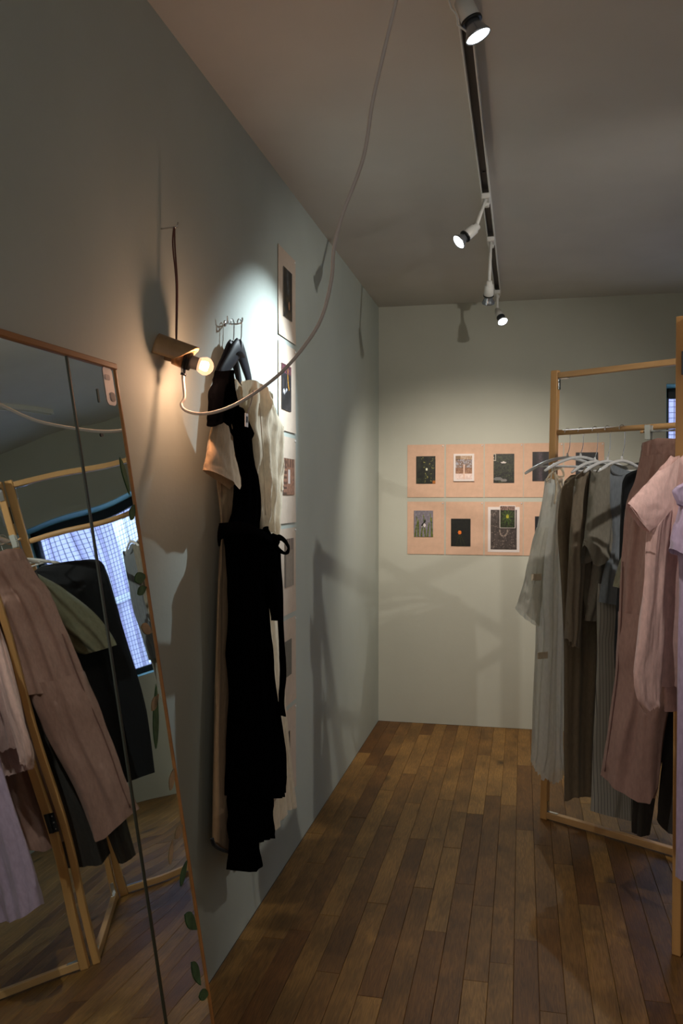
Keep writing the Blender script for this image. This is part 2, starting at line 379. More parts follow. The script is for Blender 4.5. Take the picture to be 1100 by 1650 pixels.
for (ad, c, aim, pw, cone, bl, col_, lab, stem) in SPOTS:
    c = Vector(c); d = (Vector(aim)-c).normalized(); top = Vector((ad[0], ad[1], ZC-.036))
    t = thing('track_spotlight', lab, 'spotlight', top, 'track spotlights')
    g = G(); g.box(top+Vector((0, .0, -.010)), (.036, .085, .022), bev=.004); g.box(top+Vector((0, .03, -.026)), (.026, .028, .014), bev=.003); g.out('adapter', WHITE, t, False)
    j = c - d*.085; 
    s0 = Vector((j.x*.5+ad[0]*.5, ad[1], top.z-.02)); s0 = Vector((ad[0], ad[1]-.02, top.z-.018))
    G().tube([s0, s0*.5+j*.5, j], .0075, 10).out('stem', WHITE, t)
    G().lathe(j-d*.012, d, [(0, .004), (.002, .014), (.022, .016), (.026, .020)], 18).out('joint', WHITE, t)
    G().lathe(j+d*.008, d, [(0, .006), (.002, .021), (.05, .023), (.055, .021), (.055, .0)], 22).out('socket', WHITE, t)
    b = G().lathe(j+d*.06, d, [(0, .017), (.012, .018), (.028, .026), (.036, .0300), (.040, .0302), (.040, .0285), (.036, .0283)], 26).out('reflector', mat('reflector', (.35, .38, .42), .25, .8), t)
    G().lathe(j+d*.060, d, [(.0365, .0), (.0365, .0282), (.0385, .0270), (.0395, .015), (.0398, 0)], 26).out('lens', FACE, b)
    G().lathe(j+d*.058, d, [(0, .022), (0, .025), (.006, .025), (.006, .022)], 22).out('clip_ring', DARK, b)
    if aim == (0.50, 2.05, 1.15):
        sd = -RIGHT
        G().tube([j+sd*.01+Vector((0, 0, .05)), j+sd*.03+Vector((0, 0, .0)), j+sd*.034+d*.03, j+sd*.028+d*.045, j+sd*.036+d*.07, j+d*.09+sd*.02], .0022, 6).out('wire_bracket', WHITE, t)
    ld = bpy.data.lights.new('spot_beam', 'SPOT'); ld.energy = pw; ld.spot_size = math.radians(cone); ld.spot_blend = bl; ld.color = col_; ld.shadow_soft_size = .012
    lo = bpy.data.objects.new('spot_beam', ld); COL.objects.link(lo); lo.parent = t
    lo.location = (j+d*.110)-top; lo.rotation_euler = d.to_track_quat('-Z', 'Y').to_euler()

# ------------------------------------------------------------------ printed photographs
def hexa(c): return rgb(*c)
def mixc(a, b, t): t = max(0, min(1, t)); return tuple(x*(1-t)+y*t for x, y in zip(a, b))
def pic(kind, x, y, nz, nb):
    """x,y in 0..1 (y up); returns sRGB 0..255"""
    n = nz(x*6, y*8); f = nb(x*17, y*22); ff = nz(x*31, y*40)
    if kind == 'forest':
        c = mixc((16, 18, 14), (44, 50, 34), n*f*1.8); 
        if nz(x*9, y*1.2) > .62: c = mixc(c, (50, 48, 42), .5)
        if ff*f > .62 and x > .25: c = mixc(c, (190, 180, 90), .7)
        if math.hypot(x-.55, y-.52) < .05: c = (230, 230, 200)
        if x > .85 and y < .1: c = (170, 100, 30)
        return c
    if kind == 'snowtree':
        c = (238, 205, 190) if y < .35 else mixc((150, 150, 160), (205, 200, 205), f)
        if .22 < y < .5: c = mixc((120, 80, 60), (180, 140, 110), f)
        if y < .24: c = mixc((245, 225, 215), (205, 170, 160), f*.7)
        if y >= .45:
            if f > .58 or ff > .66: c = mixc(c, (120, 88, 66), .7)
            for k in range(7):
                aa = .5+(k-3)*.33; xs = .5+(y-.4)*math.tan((k-3)*.30)*.9
                if abs(x-xs) < .012 and y < .95: c = (105, 78, 62)
            if y > .82 and x < .3: c = (60, 50, 45)
        if abs(x-.52) < .035 and y < .62: c = (225, 190, 170)
        if y > .85: c = mixc(c, (215, 170, 120), .5)
        return c
    if kind == 'pond':
        c = mixc((10, 12, 8), (46, 50, 30), f*n*2)
        if ff > .72: c = mixc(c, (84, 92, 56), .5)
        if (abs(x-.48)/.13)**2+(abs(y-.7)/.03)**2 < 1: c = (215, 205, 200)
        if (abs(x-.22)/.22)**2+(abs(y-.14)/.06)**2 < 1: c = (110, 110, 108)
        if (abs(x-.5)/.15)**2+(abs(y-.09)/.05)**2 < 1: c = (125, 120, 116)
        if x < .12 and y > .75: c = (190, 180, 165) if f > .45 else c
        return c
    if kind == 'trunks':
        t = nz(x*8, .3); c = mixc((18, 14, 18), (80, 66, 74), (t-.45)*4); return mixc(c, (20, 16, 18), f*.5)
    if kind == 'reeds':
        c = mixc((112, 106, 116), (140, 134, 142), f)
        for k in range(9):
            xs = .06+k*.115+math.sin(y*2.2+k*2)*.07
            if abs(x-xs) < .03*(1.15-y) + .008 and y < .45+.5*((k*37 % 10)/10) : c = mixc((60, 72, 28), (120, 128, 50), f)
        if math.hypot((x-.5), (y-.44)*1.3) < .11 and f > .35: c = (225, 215, 215)
        if abs((y-.52)-(x-.5)*.9) < .04 and abs(x-.5) < .12: c = (20, 18, 20)
        return c
    if kind == 'poppy':
        c = mixc((8, 9, 8), (26, 27, 20), f)
        d = math.hypot(x-.45, (y-.5)*1.3)
        if d < .09 and (f > .25 or d < .05): c = mixc((225, 95, 25), (240, 150, 50), ff)
        if y < .42 and (abs(x-.46-(.4-y)*.15) < .015 or abs(x-.5-(.42-y)*.55) < .015 or abs(x-.42+(.42-y)*.4) < .012): c = (46, 48, 20)
        return c
    if kind == 'sand':
        c = mixc((58, 50, 48), (92, 82, 78), f)
        d = math.hypot((x-.5), (y-.44)*1.2)
        if abs(d-.17+n*.05) < .022 and y < .5: c = (150, 135, 125)
        if ff > .83: c = (125, 112, 104)
        return c
    if kind == 'yellowflower':
        c = mixc((16, 20, 12), (66, 80, 36), f)
        if y > .8: c = mixc((60, 40, 30), (190, 160, 150), ff)
        for k in range(9):
            a = k*.7; t = (x-.5)*math.cos(a)+(y-.5)*math.sin(a); s = -(x-.5)*math.sin(a)+(y-.5)*math.cos(a)
            if 0 < t < .36 and abs(s) < .03: c = mixc((84, 108, 44), (48, 70, 26), f)
        d = math.hypot(x-.5, (y-.52)*1.2)
        if d < .10: c = mixc((205, 185, 50), (140, 150, 45), f)
        return c
    if kind == 'cascade':
        c = mixc((14, 13, 14), (62, 52, 36), f*n*1.8)
        if abs(x-.5+math.sin(y*9)*.05) < .10 and y > .5: c = mixc((95, 100, 105), (45, 48, 52), f)
        if y < .5: c = mixc(c, (105, 78, 40), .5*n)
        if math.hypot(x-.65, (y-.28)) < .09: c = (165, 120, 90)
        return c
    if kind == 'nightlights':
        c = mixc((22, 22, 26), (60, 56, 60), f*n*1.5)
        if math.hypot(x-.25, (y-.4)*1.5) < .1 and f > .35: c = (210, 210, 215)
        if math.hypot(x-.5, (y-.44)*1.5) < .07 and f > .4: c = (190, 190, 200)
        if abs(x-.72-math.sin(y*6)*.1) < .04 and .45 < y < .95: c = (170, 120, 30)
        if y > .8 and ff > .5: c = (110, 60, 70)
        return c
    if kind == 'facade':
        c = mixc((105, 70, 55), (150, 110, 88), f)
        if .42 < x < .58 and .3 < y < .7: c = (200, 190, 185)
        if (int(y*14) % 2 == 0) and x < .3: c = (70, 50, 42)
        if y > .75 and int(x*9) % 2: c = (80, 55, 45)
        return c
    if kind == 'pier':
        c = mixc((105, 92, 82), (125, 112, 100), f)
        if y > .75 and int(x*7) % 2: c = (45, 40, 42)
        if x < .12 or x > .9: c = (70, 60, 55)
        return c
    if kind == 'greyslab':
        return mixc((48, 44, 42), (92, 86, 80), .3+f*.5-abs(x-.5)*.3)
    return mixc((18, 18, 22), (50, 50, 56), f*n*1.6)
PM = bpy.data.materials.new('photo_print'); PM.use_nodes = True
_a = PM.node_tree.nodes.new('ShaderNodeAttribute'); _a.attribute_name = 'Col'; PM.node_tree.links.new(_a.outputs['Color'], PM.node_tree.nodes['Principled BSDF'].inputs['Base Color']); PM.node_tree.nodes['Principled BSDF'].inputs['Roughness'].default_value = .38
def photo(name, kind, C, ax, w_, h_, parent, seed, th=.0012, nx=34, ny=46):
    """C centre, ax horizontal direction, nrm outward = ax x up flipped"""
    ax = Vector(ax); nr = ax.cross(Vector((0, 0, 1))); upv = Vector((0, 0, 1)); nz, nb = vnoise(seed), vnoise(seed+9)
    V = []; F = []; Cc = []
    for j in range(ny+1):
        for i in range(nx+1): V.append(C+ax*((i/nx-.5)*w_)+upv*((j/ny-.5)*h_)+nr*th)
    for j in range(ny):
        for i in range(nx):
            a = j*(nx+1)+i; F.append((a, a+1, a+nx+2, a+nx+1)); Cc.append(hexa(pic(kind, (i+.5)/nx, (j+.5)/ny, nz, nb)))
    n = len(V)
    for (i, j) in ((-.5, -.5), (.5, -.5), (.5, .5), (-.5, .5)): V.append(C+ax*(i*w_)+upv*(j*h_))
    cr = [0, nx, (ny+1)*(nx+1)-1, ny*(nx+1)]
    for k in range(4): F.append((n+k, n+(k+1) % 4, cr[(k+1) % 4], cr[k])); Cc.append((.3, .3, .3))
    o = mesh_obj(name, V, F, PM, parent, False)
    at = o.data.color_attributes.new('Col', 'FLOAT_COLOR', 'CORNER'); i = 0
    for p, c in zip(o.data.polygons, Cc):
        for _ in p.loop_indices: at.data[i].color = (*c, 1); i += 1
    return o
PAPER2 = mat('kraft_paper_cool_lit', (.56, .455, .36), .9, noise=.05, nscale=30, bump=.1, bscale=300)  # same kraft paper, with the cool spotlight's tint put into its colour
def sheet(C, ax, w_, h_, label, pics, seed, group, curl=.004, pm=None):
    C = Vector(C); ax = Vector(ax); nr = ax.cross(Vector((0, 0, 1))); r = random.Random(seed)
    t = thing('mounted_photo', label, 'photograph', C-Vector((0, 0, h_/2)), group)
    V = []; F = []; nx, ny = 8, 8
    for sdd in (0, 1):
        for j in range(ny+1):
            for i in range(nx+1):
                x, y = i/nx-.5, j/ny-.5; bow = curl*(max(0, -y-.2)*2)**2 + curl*.4*abs(x)
                V.append(C+ax*(x*w_)+Vector((0, 0, y*h_))+nr*((.0022 if sdd else .0012)+bow))
    k = (nx+1)*(ny+1)
    for j in range(ny):
        for i in range(nx):
            a = j*(nx+1)+i; F.append((k+a, k+a+1, k+a+nx+2, k+a+nx+1)); F.append((a, a+nx+1, a+nx+2, a+1))
    for i in range(nx): F += [(i, i+1, k+i+1, k+i), (ny*(nx+1)+i+1, ny*(nx+1)+i, k+ny*(nx+1)+i, k+ny*(nx+1)+i+1)]
    for j in range(ny): a = j*(nx+1); F += [(a+nx+1, a, k+a, k+a+nx+1), (a+nx, a+2*nx+1, k+a+2*nx+1, k+a+nx)]
    mesh_obj('backing_sheet', V, F, pm or PAPER, t, False)
    for (kind, px_, py_, pw_, ph_, th, border) in pics:
        c = C+ax*(px_*w_)+Vector((0, 0, py_*h_))
        if border:
            bo = G().box(c+nr*(.003+th/2), (pw_*w_+border*2, ph_*h_+border*2, max(th, .0015)), (ax, Vector((0, 0, 1)), nr), bev=.0006).out('card', WPAPER, t, False)
            photo('print', kind, c+nr*(.0035+th), ax, pw_*w_, ph_*h_, bo, seed+int(px_*100)+3)
        else: photo('print', kind, c+nr*.005, ax, pw_*w_, ph_*h_, t, seed+3)
    for sx in (.46,):
        G().lathe(C+ax*(sx*w_)+Vector((0, 0, .47*h_))+nr*.002, nr, [(0, .0045), (.003, .0048), (.006, .003), (.0065, 0)], 10).out('pin', PLAST, t)
    return t
def backx(u, v):
    d = ray(u, v); t = (YB-CAM.y)/d.y; p = CAM+d*t; return p.x, p.z
bx0, _ = backx(656, 760); _, bz0 = backx(690, 716.5); _, bz1 = backx(690, 893)
SW, SH = .2445, .348; px0 = bx0+SW/2; zt = bz0-SH/2; zb = bz1+SH/2
BP = [
 ('tan sheet with a dark forest photo, top left corner of the back wall grid', [('forest', .0, .02, .52, .52, 0, 0)]),
 ('tan sheet carrying a white card of a snowy tree, second in the top row', [('snowtree', -.02, .06, .44, .44, .012, .013)]),
 ('tan sheet with dark green pond photo, third in the top row', [('pond', .0, .04, .54, .54, 0, 0)]),
 ('tan sheet with a photo of dark tree trunks, crossed by the bare hanger arm', [('trunks', .0, .07, .56, .54, 0, 0)]),
 ('tan sheet with a black photo seen behind the hanger hooks, last in the top row', [('dusk', .07, .05, .56, .54, 0, 0)]),
 ('tan sheet with photo of white insect on reeds, bottom left of the grid', [('reeds', -.06, .08, .52, .50, 0, 0)]),
 ('tan sheet with a black photo of one orange flower, second in the bottom row', [('poppy', -.10, -.08, .52, .52, 0, 0)]),
 ('tan sheet with overlapping grey sand and yellow flower photos in white borders', [('sand', .0, -.02, .68, .74, .002, .018), ('yellowflower', .10, .22, .38, .40, .008, .004)]),
 ('tan sheet with a dark photo half hidden by the white gauze dress, bottom row', [('dusk', .05, -.02, .52, .5, 0, 0)]),
 ('tan sheet hidden behind the clothes, last in the bottom row of the back wall', [('trunks', .0, .02, .52, .5, 0, 0)]),
]
BXU = [(656, 716), (718, 779), (781, 842), (845, 905), (908, 973)]
for i, (lab, pics) in enumerate(BP):
    u0, u1 = BXU[i % 5]; cx = (backx(u0, 800)[0]+backx(u1, 800)[0])/2
    sheet((cx, YB-.0005, zt if i < 5 else zb), (1, 0, 0), SW, SH, lab, pics, 20+i*7, 'photo sheets on the back wall')
LP = [
 ('highest tan sheet on the left wall, with a dark photo of a waterfall', 'cascade', .0, .02, .5, .56),
 ('tan sheet with dark photo of white and orange lights, second down the left wall', 'nightlights', -.08, .0, .55, .52),
 ('tan sheet on the left wall with a reddish brown building photo, third from the top', 'facade', .06, .04, .66, .42),
 ('tan sheet on the left wall beside the black bow, photo of a brown beach', 'pier', .08, .10, .5, .56),
 ('tan sheet on the left wall with a plain grey photo, below the black bow', 'greyslab', .0, .05, .4, .42),
 ('lowest tan sheet on the left wall, partly behind the cream dress hem', 'dusk', -.1, .0, .4, .5),
]
for k, (lab, kind, a, b, c, d) in enumerate(LP):
    sheet((XL+.0005, 3.298, 2.495-.176-k*.3735), (0, 1, 0), .254, .352, lab, [(kind, a, b, c, d, 0, 0)], 300+k*11, 'photo sheets in the column on the left wall', curl=.006, pm=PAPER2)

# ------------------------------------------------------------------ leaning mirror
MS = -.158; MX0 = -.612   # x = MX0 + MS*z
MYAW = .036   # the far edge stands slightly further off the wall
mdir = Vector((MS, 0, 1)).normalized(); yv = Vector((MYAW, 1, 0)).normalized(); mn_ = yv.cross(mdir).normalized()
def mp_(y, z, o=0.0): return Vector((MX0+MS*z+MYAW*(y-1.73), y, z))+mn_*o
MY0, MY1, MJ, MZ1 = 1.0, 1.735, 1.543, 1.80
t = thing('leaning_mirror', 'tall thin-framed wooden mirror leaning against the left wall, split by a dark joint', 'mirror', (MX0, (MY0+MY1)/2, 0))
FRW = mat('mirror_frame_wood', (.42, .17, .045), .45, noise=.2, nscale=20, stretch=(1, .2, 1))
MIR = mat('mirror_silver', (.89, .98, .94), .012, 1)
nt = MIR.node_tree; b = nt.nodes['Principled BSDF']; tc = nt.nodes.new('ShaderNodeTexCoord'); n = nt.nodes.new('ShaderNodeTexNoise'); n.inputs['Scale'].default_value = 2.6; n.inputs['Detail'].default_value = 0
bp = nt.nodes.new('ShaderNodeBump'); bp.inputs['Strength'].default_value = .10; bp.inputs['Distance'].default_value = .05; nt.links.new(tc.outputs['Object'], n.inputs['Vector']); nt.links.new(n.outputs['Fac'], bp.inputs['Height']); nt.links.new(bp.outputs[0], b.inputs['Normal'])
def slab(y0, y1, z0, z1, o0, o1, name, m, bev=.001):
    L = (mp_(0, z1)-mp_(0, z0)).length
    c = (mp_((y0+y1)/2, (z0+z1)/2, (o0+o1)/2))
    return G().box(c, (y1-y0, L, o1-o0), (yv, mdir, mn_), bev=bev).out(name, m, t, False)
slab(MY0+.01, MJ-.002, .025, MZ1-.012, -.006, 0, 'glass', MIR, 0); slab(MJ+.002, MY1-.004, .025, MZ1-.012, -.006, 0, 'glass', MIR, 0)
slab(MJ-.003, MJ+.003, .02, MZ1-.012, -.006, .0025, 'joint_strip', mat('joint_strip', (.035, .035, .02), .4), .0008)
slab(MY0, MY1, .004, MZ1-.004, -.018, -.007, 'backing_board', DARK)
slab(MY0-.01, MY1+.004, MZ1-.014, MZ1, -.02, .006, 'frame_rail', FRW, .002); slab(MY0-.01, MY1+.004, .003, .024, -.02, .006, 'frame_rail', FRW, .002)
slab(MY1-.003, MY1+.003, .024, MZ1-.014, -.02, .0035, 'frame_stile', FRW, .001); slab(MY0-.01, MY0+.012, .024, MZ1-.014, -.02, .006, 'frame_stile', FRW, .002)
def disc_poly(name, cy, cz, pts, m, o=.0009, parent=None, lab=None):
    c = mp_(cy, cz, o); V = []; n = len(pts)
    for oo in (0, .0006):
        for (a, b_) in pts: V.append(c+yv*a+mdir*b_+mn_*oo)
    F = [tuple(range(n, 2*n)), tuple(range(n))[::-1]]+[(i, (i+1) % n, n+(i+1) % n, n+i) for i in range(n)]
    o_ = mesh_obj(name, V, F, m, parent or t, False)
    if lab: o_['label'] = lab
    return o_
def rrect(w_, h_, r, k=4):
    P = []
    for (sx, sy, a0) in ((1, 1, 0), (-1, 1, 90), (-1, -1, 180), (1, -1, 270)):
        for i in range(k+1):
            a = math.radians(a0+90*i/k); P.append((sx*(w_/2-r)+r*math.cos(a), sy*(h_/2-r)+r*math.sin(a)))
    return P
st = disc_poly('sticker', 1.698, 1.745, rrect(.040, .086, .012), mat('sticker_paper', (.72, .60, .58), .5), .001, lab='pale pink rounded sticker')
disc_poly('sticker_mark', 1.705, 1.722, rrect(.020, .020, .006), mat('sticker_ink', (.06, .06, .09), .6), .0018, st)
disc_poly('sticker_mark', 1.694, 1.764, rrect(.020, .012, .004), mat('sticker_tint', (.5, .38, .38), .6), .0018, st)
disc_poly('glass_mark', 1.635, 1.633, rrect(.012, .007, .003), DARK); disc_poly('glass_mark', 1.645, 1.718, rrect(.006, .03, .002), mat('grey_mark', (.12, .14, .12), .8))  # two small dark marks laid on the glass
LEAF = mat('painted_leaf_green', (.06, .12, .045), .7, noise=.35, nscale=40); PET = mat('painted_petal', (.42, .28, .16), .7, noise=.3, nscale=30)
def leaf(y, z, L, W_, ang, m):
    y -= .07
    P = []; ca, sa = math.cos(ang), math.sin(ang)
    for i in range(9): q = i/8; P.append((q*L, W_*math.sin(math.pi*q**.8)))
    for i in range(7, 0, -1): q = i/8; P.append((q*L, -W_*math.sin(math.pi*q**.8)*.8))
    P = [(a*ca-b_*sa, a*sa+b_*ca) for a, b_ in P]
    P = [(min(a, MY1-.004-y), b_) for a, b_ in P]
    disc_poly('painted_leaf', y, z, P, m)
for a in ((1.752, 1.32, .055, .014, .1, LEAF), (1.757, 1.290, .045, .011, .25, LEAF), (1.768, 1.59, .09, .010, -1.35, LEAF), (1.775, 1.45, .045, .012, .9, LEAF), (1.735, .96, .14, .013, 1.25, LEAF),
          (1.742, 1.04, .05, .012, .6, PET), (1.752, .60, .07, .018, -.9, LEAF), (1.752, .66, .06, .011, .7, LEAF), (1.758, .76, .05, .012, .3, PET), (1.75, .50, .07, .016, -1.2, LEAF), (1.76, .42, .05, .013, -.4, LEAF),
          (1.75, 1.22, .05, .014, -.4, PET), (1.77, .86, .05, .012, .9, PET), (1.72, .72, .05, .010, 1.0, PET)): leaf(*a)

# ------------------------------------------------------------------ bulb lamp with bent wooden hood
def P_at(u, v, x=None, y=None):
    d = ray(u, v); t = (x-CAM.x)/d.x if x is not None else (y-CAM.y)/d.y; return CAM+d*t
lx = XL+.10
bc = P_at(330, 590, y=2.10)                    # bulb centre
sock = P_at(297, 580, y=2.085)                  # socket start
ad = (bc-sock).normalized()
t = thing('hanging_bulb_lamp', 'glowing bare bulb in black socket under a curved tan hood on a brown cord', 'lamp', (sock.x, sock.y, sock.z))
# nail is a thing on its own
na = P_at(259, 369, x=XL); nb_ = na+Vector((.045, 0.0, .002))
nail = G().tube([na-Vector((.01, 0, 0)), nb_, nb_+Vector((.004, 0, .012))], .0022, 8).out('nail', CHROME, None); tag(nail, 'thin nail in the left wall holding the brown cord above the bulb', 'nail')
knot = P_at(284, 549, y=2.08)
COR = mat('brown_cord', (.085, .028, .02), .6)
g = G(); up1 = Vector((0, 0, 0))
g.tube(cat([nb_+Vector((-.006, 0, .001)), nb_+Vector((-.0065, .003, -.05)), (nb_*.5+knot*.5)+Vector((0, .005, 0)), knot+Vector((0, .002, .02)), knot], 6), .0022, 7)
g.tube(cat([nb_+Vector((-.008, 0, .001)), nb_+Vector((-.0085, -.006, -.05)), (nb_*.5+knot*.5)+Vector((0, -.002, 0)), knot+Vector((0, -.002, .02)), knot], 6), .0022, 7)
g.out('hanging_cord', COR, t)
# hood: open curved shell (arc cross-section) along the lamp axis
ax_ = ad; sd = ax_.cross(Vector((0, 0, 1))).normalized(); uu = sd.cross(ax_).normalized()
V = []; F = []; NA, NL = 20, 12; Rh = .046; Lh = .108; th = .006; hc = sock - ax_*.080 + uu*.002
for lay in (0, 1):
    for i in range(NL+1):
        q = i/NL
        for k in range(NA+1):
            p = k/NA; a = math.radians(-18+216*p)
            R_ = Rh*(1-.12*q) - lay*th; cut = .05*abs(2*p-1)**2     # slanted mouth
            V.append(hc+ax_*(q*(Lh-cut)+ .0)+sd*(math.cos(a)*R_*.95)+uu*(math.sin(a)*R_))
W1 = NA+1; K1 = W1*(NL+1)
for i in range(NL):
    for k in range(NA):
        a = i*W1+k; F += [(a, a+1, a+W1+1, a+W1), (K1+a, K1+a+W1, K1+a+W1+1, K1+a+1)]
for k in range(NA): F += [(k, K1+k, K1+k+1, k+1), (NL*W1+k+1, K1+NL*W1+k+1, K1+NL*W1+k, NL*W1+k)]
for i in range(NL): F += [(i*W1, (i+1)*W1, K1+(i+1)*W1, K1+i*W1), (i*W1+NA, K1+i*W1+NA, K1+(i+1)*W1+NA, (i+1)*W1+NA)]
mesh_obj('hood', V, F, mat('hood_wood', (.30, .19, .095), .5, noise=.2, nscale=25, bump=.2, bscale=120), t)
G().lathe(sock-ax_*.03, ax_, [(0, .0), (0, .020), (.012, .022), (.028, .023), (.03, .018), (.03, 0)], 22).out('socket_base', mat('brass_socket', (.35, .17, .07), .35, .7), t)
G().lathe(sock-ax_*.002, ax_, [(0, .018), (.002, .024), (.008, .024), (.010, .020), (.014, .024), (.020, .024), (.022, .018), (.045, .0165), (.047, .014)], 22).out('socket', SOCK, t)
g = G().tube([sock+ax_*.006+sd*.0-uu*.018, sock+ax_*.008-uu*.034], .005, 8); g.lathe(sock+ax_*.008-uu*.034, -uu, [(0, .0), (0, .008), (.006, .008), (.007, 0)], 10); g.out('switch_knob', BLACKP, t)
bd = (bc-sock).length
BULB = bpy.data.materials.new('bulb_glass'); BULB.use_nodes = True; n_ = BULB.node_tree.nodes; l_ = BULB.node_tree.links; n_.remove(n_['Principled BSDF'])
em = n_.new('ShaderNodeEmission'); em.inputs[0].default_value = (1, .50, .27, 1); em.inputs[1].default_value = 2.4; tr = n_.new('ShaderNodeBsdfTransparent'); gl = n_.new('ShaderNodeBsdfGlossy'); gl.inputs['Roughness'].default_value = .05
m1 = n_.new('ShaderNodeMixShader'); m1.inputs[0].default_value = .5; m2 = n_.new('ShaderNodeMixShader'); m2.inputs[0].default_value = .06
l_.new(em.outputs[0], m1.inputs[1]); l_.new(tr.outputs[0], m1.inputs[2]); l_.new(m1.outputs[0], m2.inputs[1]); l_.new(gl.outputs[0], m2.inputs[2]); l_.new(m2.outputs[0], n_['Material Output'].inputs[0])
bl = G().lathe(bc, ax_, [(-.036, .012), (-.028, .0125), (-.02, .0155), (-.012, .0205), (0, .0245), (.010, .0225), (.018, .0155), (.0225, .007), (.0235, 0)], 24).out('bulb', BULB, t)
g = G(); pts = []
for k in range(25):
    a = k/24*6.28*4; pts.append(bc+ax_*(-.002+.003*math.sin(a))+sd*(-.011+.022*k/24)+uu*(.003*math.cos(a)))
g.tube(pts, .0016, 5); g.out('filament', mat('filament', (1, 1, 1), .5, emit=(1, .72, .45), es=60), bl)
ld = bpy.data.lights.new('bulb_light', 'POINT'); ld.energy = 10.5; ld.color = (1.0, .55, .33); ld.shadow_soft_size = .016
lo = bpy.data.objects.new('bulb_light', ld); COL.objects.link(lo); lo.parent = t; lo.location = bc-Vector(t['_org'])
# long white flex sweeping up to the ceiling
CORD = [sock-uu*.02, P_at(295, 612, y=2.08), P_at(297, 640, y=2.07), P_at(292, 652, y=2.06), P_at(300, 662, y=2.05), P_at(325, 667, y=2.02), P_at(360, 660, y=1.97), P_at(400, 640, y=1.94), P_at(450, 603, y=1.90), P_at(490, 558, y=1.88), P_at(518, 512, y=1.86), P_at(534, 450, y=1.84), P_at(538, 400, y=1.82), P_at(552, 345, y=1.80), P_at(585, 255, y=1.78), P_at(600, 165, y=1.76), P_at(618, 85, y=1.74), P_at(638, 0, y=1.72), P_at(650, -60, y=1.70)]
e_ = CORD[-1]; 
CORD += [Vector((e_.x-.0+.03, e_.y-.02, min(ZC-.03, e_.z+.12))), Vector((-.07, e_.y-.10, ZC-.012)), Vector((-.10, e_.y-.2, ZC-.016)), Vector((-.128, e_.y-.3, ZC-.02))]
o = G().tube(cat(CORD, 7), .0041, 10).out('flex', mat('white_flex', (.62, .55, .52), .5), t); o['label'] = 'long white electric flex'

# ------------------------------------------------------------------ clothes on the left wall
def hook_wire(g, top, neck, wdir, r=.0019, rad=.016):
    """hanger hook: from neck up, round over the support at top"""
    top, neck = Vector(top), Vector(neck); P = [neck, neck*.45+top*.55-Vector((0, 0, .02))+wdir*rad*.9]
    for a in range(-20, 215, 22):
        t_ = math.radians(a); P.append(top+wdir*(math.cos(t_)*rad)+Vector((0, 0, math.sin(t_)*rad)))
    g.tube(cat(P, 3), r, 7)
hk = P_at(362, 521, x=XL)
g = G(); g.lathe(hk, (1, 0, 0), [(-.004, .010), (.003, .010), (.004, .004)], 14)
g.tube(cat([hk, hk+Vector((.035, 0, -.004)), hk+Vector((.056, 0, .0)), hk+Vector((.060, 0, .016))], 5), .0026, 8); g.tube(cat([hk+Vector((.012, 0, -.002)), hk+Vector((.022, -.03, -.008)), hk+Vector((.026, -.045, -.004)), hk+Vector((.027, -.050, .012))], 5), .0022, 8)
wh = g.out('wall_hook', CHROME, None); tag(wh, 'small chrome wall hook carrying the two black hangers', 'hook')
def black_hanger(cx, cy, topz, label, wd, hx):
    t = thing('clothes_hanger', label, 'hanger', (cx, cy, topz-.12), 'black hangers on the left wall')
    g = G(); n = 21
    for sgn in (-1, 1):
        P = []; R = []
        for i in range(n):
            q = i/(n-1); a = sgn*.125*q; z = topz-.118 - .03*q-.07*q*q + .022*math.cos(q*math.pi/2)**8
            P.append(Vector((cx, cy, z+.012))+wd*a+Vector((wd.y, -wd.x, 0))*(-.012*q*q)); R.append(.034-.016*q if q < .9 else .015)
        g.tube(P, R, 14, flat=.28, nrm=(0, 0, 1))
    g.tube([Vector((cx, cy, topz-.11)), Vector((cx, cy, topz-.075)), Vector((cx, cy, topz-.062))], [.050, .030, .010], 14, flat=.22, nrm=wd)
    g.out('shoulder_bar', BLACKP, t)
    g = G(); hook_wire(g, (hx, hk.y, hk.z-.004), (cx, cy, topz-.065), wd); g.out('hook', CHROME, t)
    return t
black_hanger(XL+.050, hk.y-.01, hk.z+.0, 'black contoured hanger nearest the room, under the black dress', Vector((.10, 1, 0)).normalized(), XL+.050)
black_hanger(XL+.026, hk.y-.01, hk.z-.004, 'black contoured hanger close to the wall, under the cream dress', Vector((0, 1, 0)), XL+.026)
BEIGE = cloth('beige_linen', (.57, .385, .225)); CREAM = cloth('cream_cotton', (.74, .64, .48), transl=.2); BLK = bpy.data.materials.new('black_cotton'); BLK.use_nodes = True
_n = BLK.node_tree.nodes; _n.remove(_n['Principled BSDF']); _d = _n.new('ShaderNodeBsdfDiffuse'); _d.inputs[0].default_value = (.0013, .0013, .0016, 1); _d.inputs[1].default_value = .6
_t = _n.new('ShaderNodeTexNoise'); _t.inputs['Scale'].default_value = 500; _b = _n.new('ShaderNodeBump'); _b.inputs['Strength'].default_value = .3; _b.inputs['Distance'].default_value = .002
BLK.node_tree.links.new(_t.outputs['Fac'], _b.inputs['Height']); BLK.node_tree.links.new(_b.outputs[0], _d.inputs['Normal']); BLK.node_tree.links.new(_d.outputs[0], _n['Material Output'].inputs[0])
BTRIM = cloth('black_binding', (.012, .012, .014), transl=0)
